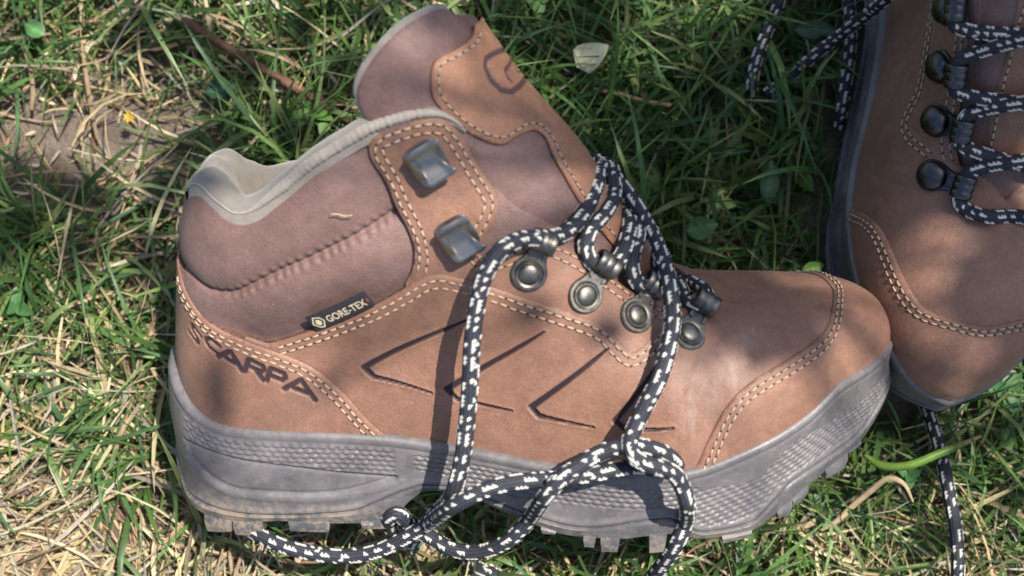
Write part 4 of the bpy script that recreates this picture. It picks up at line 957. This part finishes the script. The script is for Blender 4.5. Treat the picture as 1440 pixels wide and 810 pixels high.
def soil():
    n = 200; g = np.linspace(-1, 1, n); g = np.sign(g)*(np.abs(g)*620+np.abs(g)**9*60000)
    X, Y = np.meshgrid(g, g, indexing='ij'); Z = ground_z(X, Y)+1.2*fbm(X, Y, 77, 3, .35)
    o = mk('ground', np.stack([X.ravel(), Y.ravel(), Z.ravel()], 1), grid_faces(n, n), SOIL); o['kind'] = 'structure'
soil()
TOPZ = pchip([0, 12, 30, 60, 90, 120, 135, 160, 200, 240, 290], [120, 140, 138, 142, 165, 205, 190, 140, 95, 92, 70])
def in_boot(P, R, O, mirror, pad=3.0):
    q = (P-O) @ R
    if mirror: q = q*np.array([1, -1, 1])
    x = q[..., 0]; lo = np.interp(x, OUT_L[:, 0], OUT_L[:, 1])-7-pad; hi = np.interp(x, OUT_M[:, 0], OUT_M[:, 1])+7+pad
    return (x > 1) & (x < 298) & (q[..., 1] > lo) & (q[..., 1] < hi) & (q[..., 2] > -3) & (q[..., 2] < TOPZ(x)+6)
def blades(n, x, y, length, width, elev, curl, tint, seg=5, lift=0.0, fold=.25, az=None, twist=.5, seed=0):
    """n grass blades as one mesh: bases x,y; arrays of length, width, start elevation, total curl (radians)"""
    r = np.random.default_rng(seed)
    az = r.uniform(0, 2*math.pi, n) if az is None else az
    s = np.linspace(0, 1, seg+1)
    el = elev[:, None]-curl[:, None]*s[None, :]**1.2
    azs = az[:, None]+r.normal(0, twist, n)[:, None]*s[None, :]
    ds = (length/seg)[:, None]
    dx = np.cos(el)*np.cos(azs)*ds; dy = np.cos(el)*np.sin(azs)*ds; dz = np.sin(el)*ds
    cx = x[:, None]+np.concatenate([np.zeros((n, 1)), np.cumsum(dx[:, :-1], 1)], 1); cy = y[:, None]+np.concatenate([np.zeros((n, 1)), np.cumsum(dy[:, :-1], 1)], 1)
    cz = (ground_z(x, y)+lift)[:, None]+np.concatenate([np.zeros((n, 1)), np.cumsum(dz[:, :-1], 1)], 1)
    cz = np.maximum(cz, ground_z(cx, cy)+.8)
    C = np.stack([cx, cy, cz], -1)
    bad = (in_boot(C, R1, O1, False) | in_boot(C, R2, O2, True, -2.0)).any(1)
    C, azs, width, tint, el = C[~bad], azs[~bad], width[~bad], tint[~bad], el[~bad]; n = len(C)
    roll = r.uniform(-1.1, 1.1, n)[:, None]
    side = np.stack([-np.sin(azs)*np.cos(roll), np.cos(azs)*np.cos(roll), np.sin(roll)+0*azs], -1)
    w = width[:, None]*np.interp(s, [0, .15, .55, .85, 1], [.7, 1, .95, .55, .06])[None, :]/2
    up = np.stack([-np.sin(el)*np.cos(azs), -np.sin(el)*np.sin(azs), np.cos(el)], -1)
    A_ = C-side*w[..., None]+up*(w*fold)[..., None]; B_ = C+side*w[..., None]+up*(w*fold)[..., None]
    V = np.stack([A_, C, B_], 2).reshape(-1, 3)
    k = (seg+1)*3; base = (np.arange(n)*k)[:, None, None]
    q = []
    for i in range(seg):
        for c in (0, 1): q.append([i*3+c, i*3+c+1, (i+1)*3+c+1, (i+1)*3+c])
    Fq = (base+np.array(q)[None]).reshape(-1, 4)
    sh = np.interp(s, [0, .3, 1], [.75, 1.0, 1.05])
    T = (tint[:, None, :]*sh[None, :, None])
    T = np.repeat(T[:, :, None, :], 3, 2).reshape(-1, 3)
    return V, Fq, T
def fast_mesh(name, V, Fq, T, mat, **kw):
    me = bpy.data.meshes.new(name); nv, nf = len(V), len(Fq)
    me.vertices.add(nv); me.vertices.foreach_set('co', (V*MM).astype(np.float32).ravel())
    me.loops.add(nf*4); me.loops.foreach_set('vertex_index', Fq.astype(np.int32).ravel())
    me.polygons.add(nf); me.polygons.foreach_set('loop_start', np.arange(nf, dtype=np.int32)*4); me.polygons.foreach_set('loop_total', np.full(nf, 4, np.int32))
    me.polygons.foreach_set('use_smooth', np.ones(nf, bool)); me.update(calc_edges=True)
    me.attributes.new('tint', 'FLOAT_COLOR', 'POINT').data.foreach_set('color', np.c_[T, np.ones(nv)].astype(np.float32).ravel())
    me.materials.append(mat); o = bpy.data.objects.new(name, me); col.objects.link(o)
    for k, v in kw.items(): o[k] = v
    return o
def pick(pal, n, r, jit=.18):
    pal = np.array(pal); c = pal[r.integers(0, len(pal), n)]; return np.clip(c*r.uniform(1-jit*1.4, 1+jit*1.4, (n, 1))*r.uniform(1-jit*.4, 1+jit*.4, (n, 3)), 0, 1)
GPAL = [(.09, .165, .045), (.12, .205, .055), (.07, .145, .05), (.15, .225, .075), (.065, .13, .055), (.18, .24, .09)]
SPAL = [(.42, .33, .19), (.52, .43, .27), (.33, .25, .14), (.30, .26, .20), (.46, .34, .18), (.24, .17, .10), (.38, .33, .25)]
def dryness(x, y):
    """share of dry grass: the near left and the bare patch are dry, the far right is lush"""
    v = .16+.64*sstep(20, -170, x)*sstep(40, -70, y)+.42*np.exp(-(((x+190)/75)**2+((y-85)/55)**2))+.25*np.exp(-(((x+90)/60)**2+((y-110)/40)**2))+.36*sstep(-50, -125, y)-.4*sstep(0, 60, x)*sstep(10, 60, y)
    return np.clip(v+.22*fbm(x, y, 15, 3, .04), .04, .93)
def scatter(n, hx, hy, r, dry):
    x = r.uniform(-hx, hx, int(n*2.6)); y = r.uniform(-hy, hy, int(n*2.6)); d = dryness(x, y)
    k = r.uniform(0, 1, len(x)) < (d if dry else 1.05-d)
    k &= ~(np.exp(-(((x+195)/66)**2+((y-71.2)/36)**2)) > r.uniform(.12, .7 if not dry else 1.2, len(x)))
    return x[k][:n], y[k][:n]
HX, HY = 330, 230
r = np.random.default_rng(101)
cx, cy = scatter(2500, HX, HY, r, False); m_ = r.integers(3, 12, len(cx)); ct = pick(GPAL, len(cx), r)          # tufts: blades fan out from one root
x = np.repeat(cx, m_)+r.normal(0, 2.2, m_.sum()); y = np.repeat(cy, m_)+r.normal(0, 2.2, m_.sum()); n = len(x); tl = np.repeat(r.uniform(.7, 1.35, len(cx)), m_)
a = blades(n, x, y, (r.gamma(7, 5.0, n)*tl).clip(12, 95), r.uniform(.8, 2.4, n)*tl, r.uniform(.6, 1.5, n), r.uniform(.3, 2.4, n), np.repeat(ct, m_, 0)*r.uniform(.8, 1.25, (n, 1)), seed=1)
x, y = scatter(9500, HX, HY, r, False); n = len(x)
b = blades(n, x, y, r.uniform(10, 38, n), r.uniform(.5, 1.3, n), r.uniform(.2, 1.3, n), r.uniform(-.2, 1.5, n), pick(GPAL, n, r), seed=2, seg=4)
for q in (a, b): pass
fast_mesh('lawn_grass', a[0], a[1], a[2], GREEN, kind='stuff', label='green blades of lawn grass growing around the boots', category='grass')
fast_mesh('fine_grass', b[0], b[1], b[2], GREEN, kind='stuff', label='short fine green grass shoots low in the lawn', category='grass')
x, y = scatter(4300, HX, HY, r, True); n = len(x)
a = blades(n, x, y, r.uniform(14, 60, n), r.uniform(.7, 2.3, n), r.uniform(-.05, .5, n), r.uniform(-.25, .55, n), pick(SPAL, n, r), seed=3, lift=r.uniform(1, 15, n), fold=.5, seg=4)
fast_mesh('dry_grass', a[0], a[1], a[2], STRAW, kind='stuff', label='dry straw coloured grass stalks matted in the lawn', category='dry grass')
x, y = scatter(12000, HX, HY, r, True); n = len(x)
b = blades(n, x, y, r.uniform(5, 22, n), r.uniform(.6, 2.0, n), r.uniform(-.1, .35, n), r.uniform(-.4, .4, n), pick(SPAL+[(.16, .10, .06)]*3, n, r), seed=4, lift=r.uniform(0, 7, n), fold=.5, seg=3)
fast_mesh('thatch', b[0], b[1], b[2], STRAW, kind='stuff', label='short dead grass bits lying on the soil', category='thatch')
# the lawn further out
rr = np.sqrt(r.uniform(.06, 1, 16000))*1800; th = r.uniform(0, 2*math.pi, 16000); x, y = rr*np.cos(th), rr*np.sin(th); k = (np.abs(x) > HX-15) | (np.abs(y) > HY-15); x, y = x[k], y[k]; n = len(x)
sc = 1+np.hypot(x, y)/700
pal = np.where((r.uniform(0, 1, n) < .45)[:, None], pick(SPAL, n, r), pick(GPAL, n, r))
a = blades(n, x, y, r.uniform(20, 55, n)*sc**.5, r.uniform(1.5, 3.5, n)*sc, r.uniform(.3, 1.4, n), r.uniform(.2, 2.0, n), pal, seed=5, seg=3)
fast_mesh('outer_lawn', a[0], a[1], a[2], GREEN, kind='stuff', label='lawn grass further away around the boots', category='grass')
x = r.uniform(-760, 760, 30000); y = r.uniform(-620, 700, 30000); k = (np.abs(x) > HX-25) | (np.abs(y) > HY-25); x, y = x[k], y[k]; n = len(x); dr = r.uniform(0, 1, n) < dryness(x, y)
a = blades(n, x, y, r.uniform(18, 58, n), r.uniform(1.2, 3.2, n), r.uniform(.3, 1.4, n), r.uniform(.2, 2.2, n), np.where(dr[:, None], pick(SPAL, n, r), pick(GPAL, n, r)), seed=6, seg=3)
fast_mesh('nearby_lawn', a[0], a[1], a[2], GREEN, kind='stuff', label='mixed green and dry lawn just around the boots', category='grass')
# ---- broad leaves, single stalks and litter
def leaf_geo(L, W, curl=.35, fold=.25, nu=9, nv=5, tip=.8, seed=0):
    r = np.random.default_rng(seed); V = []
    for i in range(nu+1):
        u = i/nu; w = W*math.sin(math.pi*min(1, u**tip))**.8*.5+.12
        for j in range(nv):
            v = j/(nv-1)*2-1
            V.append((u*L, v*w, -curl*L*.3*u*u+fold*w*abs(v)+.25*math.sin(u*9+v*2)*W*.05+.35))
    V = np.array(V); Fs = grid_faces(nu+1, nv); k = len(V)
    V2 = V-np.array([0, 0, .35]); return np.vstack([V, V2]), Fs+[tuple(i+k for i in q[::-1]) for q in Fs]
def put(V, pos, az, pitch=0.0, roll=0.0):
    return V @ (rot('z', az) @ rot('y', -pitch) @ rot('x', roll)).T+np.asarray(pos, float)
r = np.random.default_rng(9)
vs, fs, ts, n0 = [], [], [], 0
for k in range(120):                     # small clover-like ground leaves
    x, y = r.uniform(-HX, HX), r.uniform(-HY, HY)
    if dryness(np.array([x]), np.array([y]))[0] > r.uniform(.25, .9): continue
    z = ground_z(np.array([x]), np.array([y]))[0]+r.uniform(8, 24); c = pick(GPAL, 1, r)[0]*np.array([.9, 1.15, .9]); ph = r.uniform(0, 6.28)
    m_ = r.choice([1, 3, 3]); L = r.uniform(6, 12)
    for j in range(m_):
        V, Fs = leaf_geo(L, L*.75, .5, .3, 5, 3, .6); V = put(V, (x, y, z), ph+j*2.09, r.uniform(-.1, .5), r.uniform(-.4, .4))
        if in_boot(V, R1, O1, False).any() or in_boot(V, R2, O2, True).any(): continue
        vs.append(V); fs.append(np.array(Fs)+n0); ts.append(np.repeat(c[None], len(V), 0)); n0 += len(V)
fast_mesh('clover', np.concatenate(vs), np.concatenate(fs), np.concatenate(ts), LEAFM, kind='stuff', label='small round clover leaves low in the grass', category='clover')
def single(name, V, Fs, mat, tint, label, cat, vein=None):
    T = np.repeat(np.array([tint]), len(V), 0)
    if vein: T[vein//2::vein] *= 1.7; T[::vein] *= .85
    T = T*np.random.default_rng(len(V)).uniform(.82, 1.18, (len(V), 1))
    o = mk(name, V, Fs, mat, None, {'tint': T}); return tag(o, label, cat)

V, Fs = tube(smooth_poly([[-146.8, 124.7, 36.0], [-133.4, 115.1, 40.0], [-117.6, 105.5, 38.0], [-102.8, 96.4, 40.0], [-88.8, 89.4, 37.0], [-72.5, 78.5, 34.0]], 2.0), 2.0, 8)
V = V+.35*np.random.default_rng(1).normal(size=V.shape)
single('fallen_twig', V, Fs, STRAW, (.15, .075, .045), 'thin reddish brown twig lying in the grass behind the collar', 'twig')
V, Fs = leaf_geo(17, 15, .2, .3, 6, 5, .55); V = put(V, [29.0, 101.3, 42.0], .6, .25, -.3)
single('fallen_leaf', V, Fs, STRAW, (.55, .53, .36), 'torn pale yellow leaf lying in the grass right of the tongue', 'leaf')
V, Fs = tube(smooth_poly([[36.5, 91.2, 42.0], [47.0, 88.7, 44.0], [58.0, 85.5, 44.0], [70.1, 84.1, 42.0]], 1.5), [1.0]*len(smooth_poly([[36.5, 91.2, 42.0], [47.0, 88.7, 44.0], [58.0, 85.5, 44.0], [70.1, 84.1, 42.0]], 1.5)), 6)
single('straw_stalk', V, Fs, STRAW, (.42, .27, .14), 'single tan straw stalk lying flat below the pale torn leaf', 'straw')
def ribbon(pts, w, tip_col=None, col_=(.1, .2, .04)):
    P = smooth_poly(pts, 2.0); n = len(P); T = np.gradient(P, axis=0); T /= np.linalg.norm(T, axis=1)[:, None]; sd = np.cross(T, [0, 0, 1.0]); sd /= np.linalg.norm(sd, axis=1)[:, None]
    ww = w*np.interp(np.arange(n)/n, [0, .15, .7, 1], [.45, 1, .9, .2])[:, None]/2
    V = np.stack([P-sd*ww+[0, 0, .5], P-[0, 0, .1], P+sd*ww+[0, 0, .5], P-[0, 0, .5]], 1).reshape(-1, 3)
    Fs = []
    for i in range(n-1):
        for c in range(4): Fs.append((i*4+c, i*4+(c+1) % 4, (i+1)*4+(c+1) % 4, (i+1)*4+c))
    C = np.repeat(np.array([col_])*1.0, n, 0)
    if tip_col is not None: f = sstep(.72, .9, np.arange(n)/n)[:, None]; C = C*(1-f)+np.array(tip_col)*f
    return V, Fs, np.repeat(C, 4, 0)
V, Fs, C = ribbon([[148.1, -69.5, 50.0], [153.5, -73.9, 56.0], [162.6, -74.0, 60.0], [175.4, -69.1, 62.0], [194.0, -61.7, 60.0]], 3.6, (.5, .34, .12), (.16, .27, .05))
tag(mk('grass_blade', V, Fs, GREEN, None, {'tint': C}), 'long yellow tipped green blade crossing the loose lace below standing boot', 'grass blade')
V, Fs, C = ribbon([[130.9, -101.0, 40.0], [137.1, -96.7, 45.0], [141.6, -91.6, 48.0], [149.7, -84.2, 52.0], [156.2, -79.2, 54.0], [163.8, -81.3, 50.0], [169.4, -89.0, 44.0]], 2.6, None, (.45, .34, .2))
tag(mk('straw_stalk', V, Fs, STRAW, None, {'tint': C}), 'bent tan straw arching over the grass below the lying boot toe', 'straw')
for nm, p, az, L, W_, tint, lab in (
    ('weed_leaf', [110.9, 39.8, 44.0], 1.45, 19, 8, (.045, .11, .055), 'broad upright dark green leaf midway between tongue and standing boot'),
    ('weed_leaf', [125.2, 117.3, 46.0], -.05, 18, 8, (.04, .095, .05), 'dark green oval leaf between the loose lace ends behind boots'),
    ('weed_leaf', [124.2, 7.2, 50.0], .45, 10, 7, (.13, .26, .06), 'small bright green leaf touching the lying boot toe and standing boot'),
    ('weed_leaf', [75.7, 27.2, 44.0], .2, 14, 10, (.07, .17, .06), 'wide crinkled green leaf just above the lying boot eyelets'),
    ('weed_leaf', [-208.3, 116.0, 42.0], 2.6, 10, 8, (.08, .19, .06), 'round green leaf in the sunny top left corner of lawn'),
    ('weed_leaf', [-135.8, 90.5, 40.0], .2, 15, 8, (.04, .10, .045), 'dark green leaf under the reddish twig')):
    V, Fs = leaf_geo(L, W_, .3, .25, 10, 5, .8); single(nm, put(V, p, az, .18, .2), Fs, LEAFM, tint, lab, 'leaf', 5)
V, Fs = join([put(leaf_geo(3, 1.5, .4, .3, 4, 3)[0], [-171.2, 80.5, 34.0], k*.9, .5) for k in range(7)] and [(put(leaf_geo(3, 1.5, .4, .3, 4, 3)[0], [-171.2, 80.5, 34.0], k*.9, .5), leaf_geo(3, 1.5, .4, .3, 4, 3)[1]) for k in range(7)])
single('yellow_flower', V, Fs, LEAFM, (.6, .42, .06), 'tiny yellow flower on the bare sunlit soil at upper left', 'flower')
q = smooth_poly(F['chaff'], .8); X = LAT(q[:, 0], q[:, 1])+LAT.normal(q[:, 0], q[:, 1])*5.6
V, Fs = tube(X @ R1.T+O1, .2, 6)
single('straw_bit', V, Fs, STRAW, (.6, .46, .3), 'tiny curled straw bit stuck on the mauve collar', 'straw')

# =====================================================================================
# leafy branch overhead, above the frame: it throws the dappled shade
# =====================================================================================
br = root('leafy_branch', np.eye(3), np.zeros(3), 'leafy tree branch overhead casting dappled shade on boots and lawn', 'branch')
t = NT('bark'); t.out(t.ramp(t.noise(90, 5), [(.3, (.06, .045, .03)), (.7, (.17, .13, .1))]), .9); BARK = t.m
lv, lf = leaf_geo(100, 66, .25, .12, 8, 5, .8)
lm = bpy.data.meshes.new('leaf'); lm.from_pydata((lv*MM).tolist(), [], lf); lm.materials.append(LEAFM)
lm.attributes.new('tint', 'FLOAT_COLOR', 'POINT').data.foreach_set('color', np.tile([.07, .15, .04, 1.0], len(lv)).astype(np.float32))
r = np.random.default_rng(33); tips = []
for (x, y, z, rad) in [[76.0, -28.1, 88.0, 14.6], [100.3, -32.2, 86.0, 9.6], [55.7, -23.2, 95.0, 7.2], [91.0, -10.7, 85.0, 13.0], [74.5, -18.4, 90.0, 17.3], [95.5, -24.9, 90.0, 15.4], [57.2, -10.6, 95.0, 10.5], [48.3, -16.8, 100.0, 7.1], [68.6, -20.6, 92.0, 7.8], [114.9, -21.6, 85.0, 8.5], [82.0, -36.3, 85.0, 9.6], [-32.7, 75.5, 160.0, 11.6], [-18.1, 79.7, 160.0, 8.2], [-121.3, 20.0, 120.0, 9.0], [-114.9, -51.2, 100.0, 12.6], [-124.8, -72.8, 90.0, 11.2], [-73.3, -45.5, 105.0, 4.9], [-65.5, -32.7, 108.0, 4.3], [21.8, -32.5, 105.0, 8.1], [-5.5, -27.0, 105.0, 7.1], [153.9, 87.3, 135.0, 20.4], [175.8, 82.8, 140.0, 21.5], [150.5, 57.3, 120.0, 16.3], [172.6, 53.2, 130.0, 20.7], [187.7, 28.5, 125.0, 15.7], [164.0, 28.2, 120.0, 10.5], [185.2, -4.9, 105.0, 21.7], [198.5, -23.7, 100.0, 19.2], [137.5, 50.7, 90.0, 16.8], [143.5, 90.9, 60.0, 17.7], [142.2, 116.6, 50.0, 13.8], [135.4, 52.7, 50.0, 12.6], [131.5, 27.7, 50.0, 9.0], [159.4, -42.0, 85.0, 8.5], [131.9, 111.9, 115.0, 10.8], [134.4, 100.2, 115.0, 9.0], [130.9, 81.2, 115.0, 7.3], [132.2, 66.3, 115.0, 10.7], [131.9, 51.0, 115.0, 7.5], [135.8, 41.9, 115.0, 10.2], [147.1, 113.5, 115.0, 8.4], [145.6, 95.6, 115.0, 8.9], [150.0, 85.8, 115.0, 9.1], [144.0, 65.1, 115.0, 6.8], [144.6, 51.7, 115.0, 7.5], [147.0, 37.2, 115.0, 10.1], [164.4, 113.7, 115.0, 8.2], [161.0, 94.7, 115.0, 10.0], [159.4, 83.0, 115.0, 8.2], [159.0, 67.4, 115.0, 8.9], [164.2, 53.3, 115.0, 8.7], [160.1, 39.8, 115.0, 8.7], [158.3, 21.5, 115.0, 7.7], [179.7, 112.3, 115.0, 9.2], [177.7, 94.9, 115.0, 10.2], [175.6, 81.6, 115.0, 9.4], [172.2, 64.1, 115.0, 8.2], [170.9, 47.6, 115.0, 8.9], [170.4, 33.5, 115.0, 8.7], [174.9, 25.1, 115.0, 8.8], [187.6, 115.9, 115.0, 8.0], [190.1, 94.6, 115.0, 11.6], [187.2, 79.3, 115.0, 8.4], [188.6, 70.2, 115.0, 7.5], [186.5, 54.8, 115.0, 9.0], [185.6, 34.9, 115.0, 9.2], [186.8, 20.7, 115.0, 9.6], [52.0, -1.5, 92.0, 8.0], [53.7, -14.9, 92.0, 8.4], [53.1, -24.5, 92.0, 8.5], [62.6, -4.0, 92.0, 8.2], [65.1, -14.6, 92.0, 8.1], [64.2, -27.4, 92.0, 8.2], [62.9, -37.9, 92.0, 6.7], [80.8, -1.4, 92.0, 8.1], [81.5, -17.2, 92.0, 8.2], [78.5, -27.2, 92.0, 9.5], [77.0, -37.4, 92.0, 9.1], [91.3, -2.9, 92.0, 8.6], [88.8, -12.1, 92.0, 5.9], [89.9, -27.7, 92.0, 7.2], [92.1, -38.8, 92.0, 8.0], [103.5, -13.7, 92.0, 7.4], [177.9, 14.6, 105.0, 7.6], [177.3, 2.0, 105.0, 7.6], [176.7, -10.5, 105.0, 7.6], [176.1, -22.9, 105.0, 7.6], [190.3, 14.6, 105.0, 7.6], [189.7, 2.0, 105.0, 7.6], [189.0, -10.5, 105.0, 7.6], [188.4, -22.9, 105.0, 7.6], [202.7, 14.6, 105.0, 7.6], [202.1, 2.0, 105.0, 7.6], [201.4, -10.5, 105.0, 7.6], [200.7, -22.9, 105.0, 7.6], [34.3, 140.6, 30.0, 14.9], [39.6, 119.1, 30.0, 15.3], [31.3, 91.0, 30.0, 14.4], [35.0, 66.1, 30.0, 14.2], [32.1, 44.5, 30.0, 13.3], [39.6, 17.5, 30.0, 17.3], [61.4, 156.5, 30.0, 12.9], [68.3, 115.0, 30.0, 12.9], [54.8, 83.1, 30.0, 15.6], [62.5, 63.2, 30.0, 16.4], [63.0, 47.4, 30.0, 15.1], [59.3, 17.5, 30.0, 15.1], [84.9, 156.3, 30.0, 16.6], [89.3, 115.7, 30.0, 13.0], [84.8, 96.9, 30.0, 14.3], [81.9, 67.3, 30.0, 12.0], [79.0, 35.4, 30.0, 16.2], [84.6, 17.2, 30.0, 12.1], [112.3, 131.6, 30.0, 10.7], [114.5, 126.7, 30.0, 13.1], [109.7, 97.4, 30.0, 10.9], [107.8, 60.9, 30.0, 12.8], [113.3, 45.1, 30.0, 17.0], [106.3, 15.8, 30.0, 14.9], [134.5, 130.3, 30.0, 17.8], [135.2, 116.0, 30.0, 11.5], [127.7, 90.1, 30.0, 13.5], [130.6, 65.4, 30.0, 14.6], [123.4, 46.4, 30.0, 15.8], [162.0, 143.2, 30.0, 16.1], [153.2, 116.4, 30.0, 10.3], [160.1, 90.2, 30.0, 15.7], [158.4, 64.9, 30.0, 14.0], [160.1, 41.9, 30.0, 13.4], [-151.8, 116.7, 30.0, 18.7], [-125.5, 100.1, 30.0, 17.1], [-97.1, 123.5, 30.0, 18.7], [-80.4, 96.8, 30.0, 15.6], [-134.2, 70.4, 30.0, 15.6], [-155.8, 47.6, 30.0, 14.0], [-193.9, 47.6, 30.0, 17.1], [-216.6, 57.3, 30.0, 14.0], [-221.5, 28.2, 30.0, 15.6], [-189.6, 21.8, 30.0, 14.0], [-159.3, 15.4, 30.0, 12.5], [-174.7, 123.5, 30.0, 12.5], [-64.8, 126.8, 30.0, 12.5], [-102.3, 73.7, 30.0, 14.0], [179.3, -69.2, 30.0, 17.1], [209.2, -59.9, 30.0, 18.7], [164.5, -53.8, 30.0, 12.5], [218.7, -84.4, 30.0, 14.0], [187.0, -105.7, 30.0, 10.9], [147.8, -87.5, 30.0, 7.5], [85.6, -114.7, 30.0, 8.1], [-223.2, 123.5, 30.0, 9.3], [-6.5, 126.8, 30.0, 15.6], [16.1, 113.4, 30.0, 17.1], [13.0, 143.7, 30.0, 15.6], [44.1, 5.8, 30.0, 11.2]]:
    dist = r.uniform(1150, 1500); c = np.array([x, y, z])+SUN_DIR*dist
    o = bpy.data.objects.new('leaf', lm); col.objects.link(o); o.parent = br
    s = rad/42.0; az = r.uniform(0, 6.28)
    Rm = rot('z', az) @ rot('y', r.normal(0, .3)) @ rot('x', r.normal(0, .35))
    ctr = Rm @ np.array([50.0, 0, 0])*s
    p = c-ctr
    o.matrix_world = Matrix([list(Rm[i]*s)+[p[i]*MM] for i in range(3)]+[[0, 0, 0, 1]]); tips.append(p)
hub = np.array([900.0, 500.0, 2100.0])+SUN_DIR*500
tips = np.array(tips); mid = tips.mean(0)+np.array([60, 40, 330.0])
V, Fs = tube(smooth_poly([hub*1.0+[500, 300, 300], hub, (hub+mid)/2+[0, 0, 60], mid], 30), np.linspace(22, 7, len(smooth_poly([hub*1.0+[500, 300, 300], hub, (hub+mid)/2+[0, 0, 60], mid], 30))), 10)
mk('limb', V, Fs, BARK, br)
parts = []
for p in tips: parts.append(tube([p, p+[0, 0, 25.], (p+mid)/2+[0, 0, 60.], mid], [.7, .9, 1.4, 2.4], 5))
V, Fs = join(parts); mk('twigs', V, Fs, BARK, br, kind='stuff')
